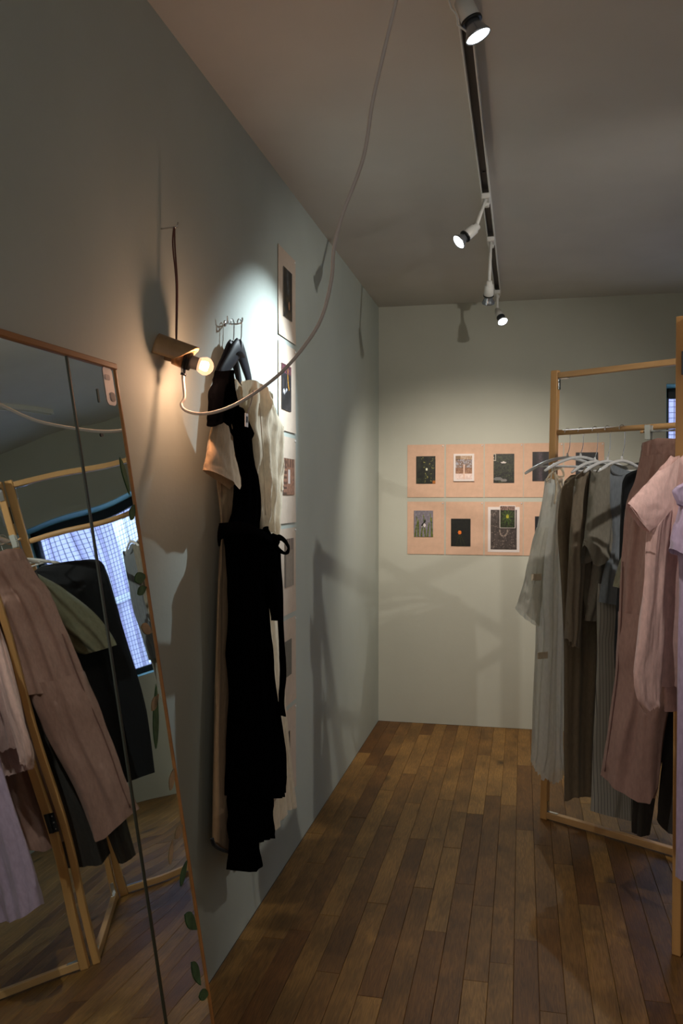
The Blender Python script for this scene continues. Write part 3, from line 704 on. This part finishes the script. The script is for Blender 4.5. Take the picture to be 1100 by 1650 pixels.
# beige dress nearest the wall
pl = Plane((XL+.047, hk.y), (0, 1))
t = thing('beige_dress', 'long beige linen dress with short sleeve and black bound hem, under the black dress', 'dress', pl.W(0, .35))
loft('body', pl, [[(366, 604), (376, 612), (388, 640), (398, 613), (408, 618)], [(358, 640), (388, 660), (412, 655)], [(352, 720), (385, 725), (412, 720)], [(350, 775), (390, 780), (412, 780)], [(356, 850), (390, 855), (412, 850)], [(355, 900), (390, 905), (416, 900)], [(351, 1025), (390, 1035), (424, 1020)], [(346, 1180), (390, 1200), (432, 1180)], [(342, 1355), (355, 1366), (380, 1374), (436, 1340)]], BEIGE, t, T=.018, fold=.012, nf=5, seed=4)
seam('hem_binding', pl, [(341.5, 1352), (345, 1361), (357, 1369), (376, 1375)], BTRIM, t, .006, .018)
loft('sleeve', pl, [[(352, 655), (362, 666), (366, 690)], [(340, 700), (358, 705), (372, 722)], [(333, 732), (356, 745), (381, 757)], [(327, 757), (345, 764), (362, 775), (378, 789), (386, 776)]], BEIGE, t, T=.022, fold=.004, nf=2, seed=8, off=.045, M=26)
# cream dress on the other hanger
pl = Plane((XL+.062, hk.y+.10), (0, 1))
t = thing('cream_dress', 'cream long-sleeved cotton dress with open neck hanging behind the black dress', 'dress', pl.W(0, .4))
loft('body', pl, [[(372, 606), (384, 640), (392, 650), (401, 612), (410, 622)], [(372, 660), (395, 700), (420, 690)], [(380, 760), (405, 780), (430, 770)], [(385, 850), (410, 862), (430, 858)], [(385, 900), (415, 905), (436, 900)], [(390, 1000), (425, 1005), (450, 990)], [(400, 1150), (430, 1160), (460, 1150)], [(405, 1338), (438, 1337), (446, 1324), (455, 1305), (478, 1301)]], CREAM, t, T=.020, fold=.013, nf=6, seed=14)
loft('sleeve', pl, [[(402, 612), (410, 620), (417, 632), (428, 645)], [(402, 655), (416, 662), (430, 668), (444, 682)], [(401, 720), (418, 728), (434, 730), (447, 726)], [(405, 790), (420, 798), (432, 800), (445, 788)], [(413, 852), (424, 858), (432, 862), (440, 850)]], CREAM, t, T=.034, fold=.020, nf=4, seed=16, off=.040, M=40)
loft('cuff', pl, [[(444, 682), (448, 690)], [(442, 720), (450, 735)], [(441, 760), (452, 772)], [(441, 788), (446, 790)]], CREAM, t, T=.02, fold=.01, nf=2, seed=17, off=.045, M=16)
seam('placket', pl, [(418, 650), (424, 740), (428, 830)], cloth('cream_seam', (.62, .52, .38)), t, .0018, .074)
g = G(); g.tube(cat([pl.W(*pl.px(408, 628, .07), .07), pl.W(*pl.px(404, 650, .072), .072), pl.W(*pl.px(397, 668, .075), .075)], 5), .0012, 5); g.out('tag_string', COR, t)
g = G(); c = pl.W(*pl.px(397, 677, .078), .078); g.box(c, (.002, .028, .04), bev=.0006); o = g.out('price_tag', WPAPER, t, False); o['label'] = 'small white swing tag'
G().box(c+Vector((.0016, 0, .002)), (.001, .012, .018)).out('tag_print', BTRIM, o, False)
# black dress in front
pl = Plane((XL+.100, hk.y), (.02, 1))
t = thing('black_dress', 'long black dress with tied waist and uneven hem, in front on the left wall', 'dress', pl.W(0, .3))
loft('bodice', pl, [[(357, 598), (363, 596), (370, 602)], [(346, 622), (360, 626), (375, 628)], [(341, 655), (362, 662), (383, 656)], [(345, 686), (368, 695), (393, 684)], [(362, 702), (385, 712), (403, 704)], [(375, 735), (390, 738), (401, 735)], [(384, 770), (396, 772), (408, 768)], [(382, 812), (398, 815), (415, 812)], [(371, 846), (395, 852), (418, 850)]], BLK, t, T=.026, fold=.009, nf=4, seed=22)
loft('lapel', pl, [[(383, 655), (388, 662)], [(390, 680), (402, 690)], [(392, 697), (408, 699)], [(394, 712), (399, 716)]], BLK, t, T=.012, fold=.003, nf=1, seed=24, off=.03, M=16)
loft('sleeve', pl, [[(352, 610), (362, 620)], [(343, 628), (360, 645)], [(341, 660), (360, 670)], [(340, 688), (349, 680), (359, 672)]], BLK, t, T=.022, fold=.004, nf=2, seed=25, off=.012, M=22)
loft('skirt', pl, [[(366, 852), (395, 858), (419, 852)], [(370, 900), (395, 905), (418, 900)], [(373, 1000), (400, 1005), (424, 1000)], [(375, 1080), (405, 1085), (432, 1075)], [(374, 1190), (410, 1195), (449, 1190)], [(373, 1283), (410, 1286), (440, 1282), (458, 1272)]], BLK, t, T=.045, fold=.020, nf=5, seed=27)
loft('underskirt', pl, [[(374, 1230), (405, 1235), (432, 1230)], [(373, 1290), (405, 1295), (435, 1285)], [(372, 1352), (400, 1356), (416, 1352), (437, 1349)]], BLK, t, T=.034, fold=.014, nf=4, seed=29, off=-.012)
loft('panel', pl, [[(373, 1300), (395, 1302), (414, 1300)], [(372, 1350), (395, 1354), (414, 1350)], [(371, 1402), (390, 1404), (408, 1401), (417, 1392)]], BLK, t, T=.026, fold=.010, nf=3, seed=31, off=.012)
def band(name, pts, wid, pl, off, m, parent, flat=.22, nrm=(0, 0, 1)):
    P = [pl.W(*pl.px(p[0], p[1], p[2] if len(p) > 2 else off), p[2] if len(p) > 2 else off) for p in pts]; return G().tube(cat(P, 6), wid, 10, flat=flat, nrm=nrm).out(name, m, parent)
band('waist_tie', [(353, 868, .02), (356, 856, .05), (375, 853, .066), (400, 852, .07), (425, 862, .07), (440, 872, .06)], .024, pl, .05, BLK, t)
G().lathe(pl.W(*pl.px(440, 872, .06), .06), (1, .3, 0), [(-.022, .004), (-.015, .020), (0, .026), (.014, .02), (.022, .004)], 14).out('knot', BLK, t)
band('bow_loop', [(440, 872, .07), (450, 866, .10), (460, 873, .10), (465, 884, .09), (460, 892, .08), (449, 886, .075), (441, 875, .07)], .010, pl, .05, BLK, t, .4)
band('bow_loop', [(440, 872, .06), (432, 858, .06), (428, 850, .055), (430, 862, .05), (439, 872, .055)], .010, pl, .05, BLK, t, .4)
loft('tie_tail', pl, [[(426, 872), (446, 874)], [(426, 905), (447, 905)], [(434, 960), (449, 960)], [(440, 1000), (448, 1000)]], BLK, t, T=.012, fold=.008, nf=2, seed=33, off=.05, M=18)
loft('tie_tail', pl, [[(446, 890), (451, 890)], [(449, 1000), (454, 1000)], [(454, 1080), (458, 1080)], [(451, 1130), (456, 1130)], [(451, 1152), (460, 1155)]], BLK, t, T=.007, fold=.006, nf=1, seed=35, off=.055, M=14)

# ------------------------------------------------------------------ folding wooden clothes rack
H1, H2, FP = Vector((.505, 2.885, 0)), Vector((.80, 3.57, 0)), Vector((.107, 4.006, 0))
E1 = Vector((1.25, 2.64, 0)); RZ, TZ = 1.80, 2.075
rack = thing('folding_clothes_rack', 'three-panel folding pine clothes rack with round hanging rails, standing on the right', 'clothes rack', (.55, 3.3, 0))
def panel(A, B, leanA=Vector((0, 0, 0)), inset=.0, ta=TZ):
    d = (B-A).normalized(); nn = Vector((d.y, -d.x, 0)); At = A+leanA+Vector((0, 0, TZ+.012)); A0 = A.copy()
    G().beam(A0, At, .034, .028, d).out('post', PINE, rack, False)
    G().beam(B, B+Vector((0, 0, TZ+.012)), .034, .028, d).out('post', PINE, rack, False)
    a, b = A+d*.018, B-d*.018
    G().beam(a+leanA+Vector((0, 0, TZ-.012)), b+Vector((0, 0, TZ-.012)), .028, .026, nn).out('top_bar', PINEH, rack, False)
    G().beam(a+Vector((0, 0, .022)), b+Vector((0, 0, .022)), .028, .030, nn).out('bottom_bar', PINEH, rack, False)
    G().tube([a+leanA*.87+Vector((0, 0, RZ)), b+Vector((0, 0, RZ))], .0125, 14).out('hanging_rail', PINEH, rack)
    for (p, z, s_, dd) in ((a+leanA, TZ-.028, -1, d), (b, TZ-.028, -1, -d), (a, .038, 1, d), (b, .038, 1, -d)):
        g = G(); g.box(p+dd*.002+Vector((0, 0, z+s_*.024)), (.003, .018, .05), (dd, nn, Vector((0, 0, 1))), bev=.0005); g.box(p+dd*.026+Vector((0, 0, z)), (.05, .018, .003), (dd, nn, Vector((0, 0, 1))), bev=.0005)
        g.out('corner_bracket', CHROME, rack, False)
n3 = (FP-H2).normalized(); n2 = (H2-H1).normalized(); n1 = (E1-H1).normalized()
panel(FP, H2-n2*.0+(-n3*-.0)+Vector((-.005, .018, 0)), Vector((.042, 0, 0)))
panel(H1+Vector((.0, .018, 0)), H2+Vector((.015, -.02, 0)))
panel(H1+Vector((.032, -.018, 0)), E1)
for z in (.62, 1.93):
    for (P_, dx) in ((H1+Vector((.0165, -.017, 0)), 0), (H2+Vector((.022, .0, 0)), 0)):
        g = G(); g.box(P_+Vector((-.012, -.0165, z)), (.028, .003, .075), bev=.0006); g.box(P_+Vector((.016, -.0165, z)), (.024, .003, .075), bev=.0006); g.tube([P_+Vector((.002, -.019, z-.038)), P_+Vector((.002, -.019, z+.038))], .004, 8)
        hg = g.out('hinge', DARK, rack, False)
        for q in (-.025, .0, .025):
            G().lathe(P_+Vector((-.014, -.018, z+q)), (0, -1, 0), [(0, .0035), (.0012, .003), (.0014, 0)], 8).out('screw', CHROME, hg)

def rail_u(u):   # point on the far panel's rail under the pixel column u
    A, B = FP+Vector((.036, 0, 0)), H2; lo_, hi = 0., 1.
    for _ in range(40):
        m_ = (lo_+hi)/2; p = A+(B-A)*m_; q = p-CAM; uu_ = 550+F_PX*q.dot(RIGHT)/q.dot(FWD)
        if uu_ < u: lo_ = m_
        else: hi = m_
    return A+(B-A)*lo_
def white_hanger(P, wd, label, half=.21, cz=1.69, drop=.065, group='white hangers on the clothes rack', m=None, rz=RZ):
    wd = Vector((wd[0], wd[1], 0)).normalized(); t = thing('clothes_hanger', label, 'hanger', (P.x, P.y, cz), group)
    pts = []
    for i in range(-12, 13):
        q = i/12; pts.append(Vector((P.x, P.y, cz-drop*abs(q)**1.8))+wd*(q*half))
    g = G(); g.tube(pts, [.0035+.0035*min(1, (13-abs(i))/2) for i in range(-12, 13)], 10)
    g.tube(cat([Vector((P.x, P.y, cz-.042))+wd*a for a in (-half*.72, 0, half*.72)], 4), .004, 8)
    g.tube([Vector((P.x, P.y, cz-.002)), Vector((P.x, P.y, cz+.02))], [.007, .004], 10); g.out('shoulder_arms', m or PLAST, t)
    g = G(); hook_wire(g, (P.x, P.y, rz+.001), (P.x, P.y, cz+.015), wd, .0016, .0155); g.out('hook', CHROME, t)
    return t
WD = (.80, .60)
def rackplane(u, wd=WD): p = rail_u(u); return Plane((p.x, p.y), wd), p
GAUZE = cloth('white_gauze', (.76, .74, .66), transl=.5, trans=.22); KHAKI = cloth('khaki_linen', (.20, .155, .10)); TAUPE = cloth('taupe_cotton', (.245, .20, .145))
GREYT = cloth('warm_grey_jersey', (.27, .25, .205)); BLUEG = cloth('blue_grey_satin', (.22, .25, .28), rough=.4); INK = cloth('ink_black', (.012, .014, .018), transl=0)
OLIVE = cloth('olive_cotton', (.22, .21, .14)); MAUVE = cloth('mauve_twill', (.33, .20, .165)); CHAR = cloth('charcoal_wool', (.045, .04, .036), transl=0); PINK = cloth('dusty_pink_fleece', (.68, .455, .415)); LILAC = cloth('lilac_satin', (.46, .36, .50), rough=.38, bump=.15)
# pinstripe from uv
PIN = bpy.data.materials.new('pinstripe_cotton'); PIN.use_nodes = True; n_ = PIN.node_tree.nodes; l_ = PIN.node_tree.links
uvn = n_.new('ShaderNodeUVMap'); sp = n_.new('ShaderNodeSeparateXYZ'); l_.new(uvn.outputs[0], sp.inputs[0]); mm = n_.new('ShaderNodeMath'); mm.operation = 'MULTIPLY'; mm.inputs[1].default_value = 72; l_.new(sp.outputs[0], mm.inputs[0])
fr = n_.new('ShaderNodeMath'); fr.operation = 'FRACT'; l_.new(mm.outputs[0], fr.inputs[0]); lt = n_.new('ShaderNodeMath'); lt.operation = 'LESS_THAN'; lt.inputs[1].default_value = .15; l_.new(fr.outputs[0], lt.inputs[0])
mx = n_.new('ShaderNodeMix'); mx.data_type = 'RGBA'; l_.new(lt.outputs[0], mx.inputs[0]); mx.inputs[6].default_value = (.36, .345, .30, 1); mx.inputs[7].default_value = (.10, .095, .092, 1); l_.new(mx.outputs[2], n_['Principled BSDF'].inputs['Base Color']); n_['Principled BSDF'].inputs['Roughness'].default_value = .85

# 1 white gauze dress
pl, p = rackplane(911)
white_hanger(p, WD, 'bare white hanger sticking out at the far left end of the rack', half=.235, cz=1.683, drop=.075)
t = thing('gauze_dress', 'sheer white gauze dress with tied shoulder straps, leftmost on the rack', 'dress', pl.W(-.1, .4))
loft('body', pl, [[(881, 770), (890, 778), (905, 770)], [(876, 800), (888, 808), (904, 800)], [(864, 860), (885, 868), (910, 860)], [(858, 940), (882, 946), (914, 938)], [(866, 1008), (885, 1010), (908, 1005)], [(862, 1110), (884, 1114), (906, 1108)], [(858, 1200), (882, 1205), (905, 1200)], [(855, 1222), (866, 1240), (883, 1262), (897, 1252), (908, 1238)]], GAUZE, t, T=.035, fold=.012, nf=5, seed=41, jag=.02)
loft('side_panel', pl, [[(866, 850), (880, 850)], [(852, 905), (874, 910)], [(840, 950), (872, 960)], [(831, 978), (850, 996), (868, 1010)]], GAUZE, t, T=.03, fold=.010, nf=3, seed=43, off=.015, M=24)
for (pts, r_) in (([(886, 778, .02), (889, 760, .03), (891, 746, .012)], .004), ([(897, 775, -.01), (894, 758, -.02), (892, 746, -.012)], .004), ([(891, 758, .03), (903, 755, .05), (908, 766, .05), (899, 768, .04), (892, 762, .035)], .005), ([(891, 760, .03), (884, 766, .05), (880, 775, .05), (888, 770, .04)], .005), ([(893, 762, .035), (896, 785, .045), (893, 812, .045)], .005), ([(893, 762, .035), (902, 778, .045), (906, 795, .045)], .005)):
    band('strap_tie', pts, r_, pl, .03, GAUZE if r_ == .004 else CREAM, t, .4)
for (u, v) in ((864, 930), (874, 1056)):
    G().box(pl.W(*pl.px(u, v, .062), .062), (.055, .004, .030), (pl.w, pl.n, Vector((0, 0, 1))), bev=.001).out('inner_label', CREAM, t, False)
# 2 khaki long robe
pl, p = rackplane(932); white_hanger(p, WD, 'white hanger crossing in front of the bare one, second from the left end', half=.20, cz=1.683)
t = thing('khaki_robe', 'long khaki linen robe hanging right behind the gauze dress', 'robe', pl.W(0, .3))
loft('body', pl, [[(910, 778), (925, 765), (945, 762), (960, 758)], [(903, 800), (930, 800), (962, 790)], [(899, 850), (930, 855), (964, 850)], [(905, 960), (935, 965), (966, 960)], [(909, 1060), (935, 1065), (962, 1060)], [(908, 1180), (932, 1182), (955, 1180)], [(909, 1291), (918, 1282), (934, 1280), (952, 1278)]], KHAKI, t, T=.03, fold=.012, nf=3, seed=47, ext=20)
# 3 taupe shirt
pl, p = rackplane(955)
white_hanger(p, WD, 'white hanger inside the taupe shirt, third from the left end', half=.13, cz=1.660, drop=.05)
t = thing('taupe_shirt', 'taupe cotton overshirt with raw-edged long sleeve, between khaki robe and grey tee', 'shirt', pl.W(0, .75))
loft('body', pl, [[(936, 762), (950, 752), (965, 757), (985, 750)], [(930, 800), (955, 800), (985, 795)], [(932, 870), (955, 872), (985, 868)], [(940, 960), (958, 962), (982, 958)], [(944, 1000), (960, 1000), (980, 998)]], TAUPE, t, T=.03, fold=.012, nf=4, seed=49, ext=25)
loft('sleeve', pl, [[(928, 772), (946, 756)], [(924, 810), (942, 815)], [(918, 870), (941, 872)], [(914, 960), (937, 958)], [(911, 1030), (920, 1040), (930, 1043)]], TAUPE, t, T=.030, fold=.009, nf=2, seed=51, off=.03, M=22, jag=.012)
# 4 warm grey tee
pl, p = rackplane(975)
white_hanger(p, WD, 'white hanger inside the warm grey tee, fourth from the left end', half=.13, cz=1.660, drop=.05)
t = thing('grey_tee', 'warm grey short-sleeved tee with wide hemmed sleeve, middle of the rack', 't-shirt', pl.W(0, .8))
loft('body', pl, [[(950, 770), (960, 752), (968, 746), (985, 752), (998, 745)], [(952, 800), (975, 800), (1000, 795)], [(955, 900), (978, 905), (1000, 900)], [(948, 960), (975, 962), (996, 960)], [(942, 1000), (975, 1002), (990, 998)]], GREYT, t, T=.028, fold=.010, nf=4, seed=53, ext=30)
loft('sleeve', pl, [[(957, 762), (972, 748), (984, 752)], [(950, 800), (968, 808), (984, 812)], [(945, 850), (966, 860), (990, 850)], [(941, 878), (946, 908), (952, 912), (970, 900), (995, 889)]], GREYT, t, T=.045, fold=.009, nf=2, seed=55, off=.045, M=30)
# 5 blue-grey tee over pinstripe dress
pl, p = rackplane(998)
white_hanger(p, WD, 'white hanger inside the blue-grey satin top, fifth from the left end', half=.13, cz=1.660, drop=.05)
t = thing('satin_top', 'blue-grey satin round-neck top beside the warm grey tee', 'top', pl.W(0, .85))
loft('body', pl, [[(972, 760), (981, 749), (990, 756), (1002, 764), (1012, 750)], [(976, 800), (995, 802), (1016, 798)], [(984, 870), (1000, 872), (1016, 868)], [(970, 930), (995, 935), (1010, 930)], [(964, 970), (990, 976), (1008, 972)]], BLUEG, t, T=.028, fold=.010, nf=4, seed=57, ext=30, off=.01)
band('collar', [(981, 750, .02), (988, 762, .034), (1000, 766, .034), (1008, 760, .02)], .006, pl, .03, BLUEG, t, .5)
pl5, p5 = rackplane(990)
t = thing('pinstripe_dress', 'long grey and dark pinstriped skirt dress hanging under the satin top', 'dress', pl5.W(0, .25))
loft('body', pl5, [[(963, 940), (985, 945), (1004, 940)], [(961, 1000), (982, 1003), (1000, 998)], [(962, 1060), (985, 1064), (1003, 1060)], [(956, 1180), (985, 1184), (1010, 1180)], [(953, 1260), (985, 1264), (1012, 1260)], [(951, 1306), (975, 1312), (1000, 1321), (1011, 1318)]], PIN, t, T=.03, fold=.010, nf=3, seed=59, ext=35)
# middle panel garments: olive shirt, charcoal and mauve trousers
W2_ = (.92, -.39)
def mid(t_): p = H1+(H2-H1)*t_; return Plane((p.x, p.y), W2_), p
pl, p = mid(.42)
white_hanger(p, W2_, 'white hanger carrying the olive shirt, hidden behind the mauve trousers', half=.19, cz=1.688)
t = thing('olive_shirt', 'olive cotton shirt with puffed sleeve, showing its hem left of the mauve trousers', 'shirt', pl.W(0, .7))
loft('body', pl, [[(1100, 745), (1125, 752), (1160, 760), (1200, 745)], [(1072, 780), (1130, 790), (1235, 780)], [(1060, 880), (1130, 885), (1240, 880)], [(1056, 980), (1130, 985), (1242, 980)], [(1054, 1040), (1130, 1044), (1244, 1040)]], OLIVE, t, T=.03, fold=.014, nf=4, seed=63)
loft('sleeve', pl, [[(1072, 762), (1104, 748)], [(1040, 800), (1080, 810)], [(1010, 870), (1070, 880)], [(992, 925), (1050, 935)], [(988, 944), (1012, 946), (1040, 948)]], OLIVE, t, T=.05, fold=.012, nf=3, seed=64, off=.01, M=30)
loft('skirt', pl, [[(1060, 1030), (1130, 1034), (1240, 1030)], [(1050, 1120), (1130, 1124), (1245, 1120)], [(1046, 1225), (1130, 1236), (1250, 1228)]], cloth('dark_olive_cotton', (.07, .068, .045)), t, T=.024, fold=.014, nf=4, seed=65, M=50)
pl, p = mid(.60)
white_hanger(p, W2_, 'white hanger carrying the black jacket, near the far hinge of the rack', half=.19, cz=1.688)
t = thing('black_jacket', 'long black jacket squeezed between satin top and mauve trousers', 'jacket', pl.W(0, .4))
loft('body', pl, [[(1092, 744), (1110, 752), (1140, 760), (1180, 742)], [(1046, 752), (1110, 775), (1215, 765)], [(1008, 765), (1040, 800), (1225, 800)], [(1000, 800), (1100, 880), (1225, 880)], [(998, 890), (1100, 960), (1226, 960)], [(992, 980), (1100, 1030), (1228, 1030)], [(990, 1072), (1100, 1120), (1230, 1120)], [(1010, 1180), (1100, 1190), (1232, 1190)]], INK, t, T=.035, fold=.012, nf=4, seed=61, M=56)
pl, p = mid(.27)
white_hanger(p, W2_, 'white hanger carrying the charcoal trousers, out of sight behind the post', half=.17, cz=1.688)
t = thing('charcoal_trousers', 'charcoal wool trousers showing below the mauve trousers beside the wooden post', 'trousers', pl.W(0, .2))
loft('hips', pl, [[(1050, 760), (1110, 758), (1190, 760)], [(1044, 850), (1110, 855), (1200, 850)], [(1036, 980), (1110, 990), (1206, 980)]], CHAR, t, T=.03, fold=.010, nf=4, seed=70)
loft('leg', pl, [[(1036, 960), (1100, 963)], [(1028, 1060), (1088, 1063)], [(1022, 1150), (1078, 1152)], [(1017, 1260), (1060, 1262)], [(1017, 1334), (1030, 1342), (1046, 1345)]], CHAR, t, T=.03, fold=.010, nf=3, seed=71)
loft('leg', pl, [[(1100, 960), (1206, 963)], [(1085, 1060), (1200, 1063)], [(1074, 1150), (1180, 1152)], [(1064, 1250), (1170, 1252)], [(1058, 1322), (1078, 1340), (1160, 1332)]], CHAR, t, T=.03, fold=.012, nf=3, seed=73)
pl, p = mid(.11)
t = thing('clip_hanger', 'clip hanger with broad pale clips gripping the mauve trousers', 'hanger', (p.x, p.y, 1.74))
zc = 1.725; hl = .15; g = G(); g.tube([pl.W(-hl, zc), pl.W(hl, zc)], .003, 8); hook_wire(g, (p.x, p.y, RZ+.001), (p.x, p.y, zc), pl.w, .0017, .0155); g.out('hook', CHROME, t)
for a in (-hl+.022, hl-.022):
    for s_ in (-1, 1):
        g = G(); g.beam(pl.W(a, zc+.022, s_*.018), pl.W(a, zc-.028, s_*.010), .019, .004, pl.w, .001); cl = g.out('clip', mat('pale_clip', (.55, .56, .52), .25, .5), t, False)
    g = G(); g.tube([pl.W(a, zc-.004, -.014), pl.W(a, zc-.004, .014)], .004, 10); g.out('spring', CHROME, t)
for a in (-hl, hl): G().lathe(pl.W(a, zc), pl.w*(1 if a > 0 else -1), [(-.004, .005), (.004, .005), (.006, .003), (.006, 0)], 10).out('end_cap', PINEH, t)
t = thing('mauve_trousers', 'long wide mauve-brown trousers clipped at the waist, right half of the rack', 'trousers', pl.W(0, .4))
loft('waistband', pl, [[(1034, 714), (1060, 706), (1110, 708), (1180, 712)], [(1031, 738), (1058, 733), (1110, 735), (1182, 738)]], MAUVE, t, T=.016, fold=.004, nf=7, seed=66, K=5)
loft('hips', pl, [[(1031, 737), (1058, 732), (1110, 734), (1182, 737)], [(1022, 775), (1060, 778), (1190, 775)], [(1008, 812), (1060, 820), (1196, 815)], [(1001, 900), (1060, 905), (1200, 900)], [(996, 1000), (1060, 1010), (1204, 1000)]], MAUVE, t, T=.034, fold=.014, nf=5, seed=67, M=56)
loft('leg', pl, [[(996, 985), (1045, 990), (1104, 985)], [(990, 1090), (1035, 1095), (1090, 1090)], [(978, 1180), (1028, 1185), (1070, 1180)], [(967, 1248), (985, 1258), (1010, 1274), (1032, 1288), (1052, 1291), (1060, 1268)]], MAUVE, t, T=.038, fold=.012, nf=2, seed=68, M=50)
loft('leg', pl, [[(1100, 985), (1204, 990)], [(1104, 1090), (1210, 1090)], [(1106, 1180), (1216, 1180)], [(1108, 1275), (1160, 1290), (1222, 1275)]], MAUVE, t, T=.036, fold=.012, nf=3, seed=69, M=40)
seam('side_seam', pl, [(1003, 905), (1000, 1000), (995, 1080), (984, 1170), (974, 1243)], cloth('mauve_dark_seam', (.16, .08, .065)), t, .0022, .022)  # darker mauve seam line down the left edge
# 10 pink sweatshirt on near panel
d1 = (E1-H1).normalized(); pr = H1+d1*.165
pl = Plane((pr.x, pr.y-.012), (.90, .436))
pk = white_hanger(Vector((pr.x, pr.y-.012, 0)), pl.w, 'white hanger carrying the dusty pink sweatshirt, at the right edge', half=.13, cz=1.665, drop=.085)
t = thing('pink_sweatshirt', 'dusty pink cropped sweatshirt with raw cut hem, hanging in front of the wooden post', 'sweatshirt', pl.W(-.1, .95))
loft('body', pl, [[(1062, 762), (1092, 733), (1120, 748), (1165, 752), (1200, 738)], [(1056, 800), (1110, 802), (1215, 800)], [(1046, 850), (1110, 860), (1230, 850)], [(1042, 920), (1100, 925), (1236, 920)], [(1040, 1000), (1095, 1005), (1238, 1000)], [(1044, 1060), (1095, 1064), (1238, 1060)], [(1060, 1106), (1095, 1104), (1238, 1106)]], PINK, t, T=.034, fold=.010, nf=3, seed=75, M=56, jag=.010, off=-.015)
loft('sleeve', pl, [[(1062, 758), (1082, 742), (1094, 734)], [(1042, 778), (1066, 800), (1084, 810)], [(1024, 797), (1048, 822), (1068, 842)], [(1011, 811), (1022, 830), (1036, 850), (1046, 858)]], PINK, t, T=.020, fold=.003, nf=1, seed=77, off=.030, M=34)
loft('front_flap', pl, [[(1064, 775), (1086, 775)], [(1044, 850), (1078, 850)], [(1037, 940), (1070, 945)], [(1028, 1020), (1068, 1025)], [(1020, 1082), (1066, 1085)], [(1026, 1125), (1062, 1118)], [(1038, 1149), (1046, 1141), (1062, 1131)]], PINK, t, T=.022, fold=.008, nf=1, seed=79, off=.018, M=34, jag=.012)
loft('under_layer', pl, [[(1066, 1060), (1240, 1060)], [(1068, 1110), (1236, 1112)], [(1070, 1146), (1234, 1148)]], PINK, t, T=.02, fold=.008, nf=3, seed=81, off=-.03, M=36, jag=.008)
seam('sleeve_seam', pl, [(1015, 816), (1026, 832), (1040, 850)], cloth('pink_seam', (.44, .28, .25)), t, .0018, .066)
# 11 lilac satin
pr = H1+d1*.30; pl = Plane((pr.x, pr.y-.09), (.95, .30))
white_hanger(Vector((pr.x, pr.y, 0)), (.95, .30), 'white hanger carrying the lilac satin blouse, outside the right edge', half=.17, cz=1.665)
t = thing('lilac_blouse', 'long lilac satin blouse dress cut off by the right edge of the frame', 'dress', pl.W(0, .5))
loft('body', pl, [[(1096, 820), (1125, 790), (1150, 800), (1200, 780)], [(1088, 850), (1140, 855), (1240, 850)], [(1094, 930), (1140, 935), (1250, 930)], [(1092, 1060), (1140, 1065), (1255, 1060)], [(1090, 1200), (1140, 1205), (1255, 1200)], [(1089, 1330), (1140, 1335), (1255, 1330)], [(1088, 1412), (1110, 1420), (1160, 1426), (1255, 1418)]], LILAC, t, T=.05, fold=.012, nf=4, seed=83, M=60)
loft('collar', pl, [[(1100, 778), (1135, 770)], [(1083, 790), (1120, 800)], [(1090, 812), (1118, 824)]], LILAC, t, T=.012, fold=.004, nf=2, seed=85, off=.05, M=20)
loft('sleeve', pl, [[(1100, 815), (1120, 815)], [(1088, 850), (1110, 860)], [(1081, 884), (1092, 894), (1108, 898)]], LILAC, t, T=.04, fold=.006, nf=2, seed=87, off=.05, M=22)

for o in list(bpy.data.objects):
    if '_org' in o: del o['_org']
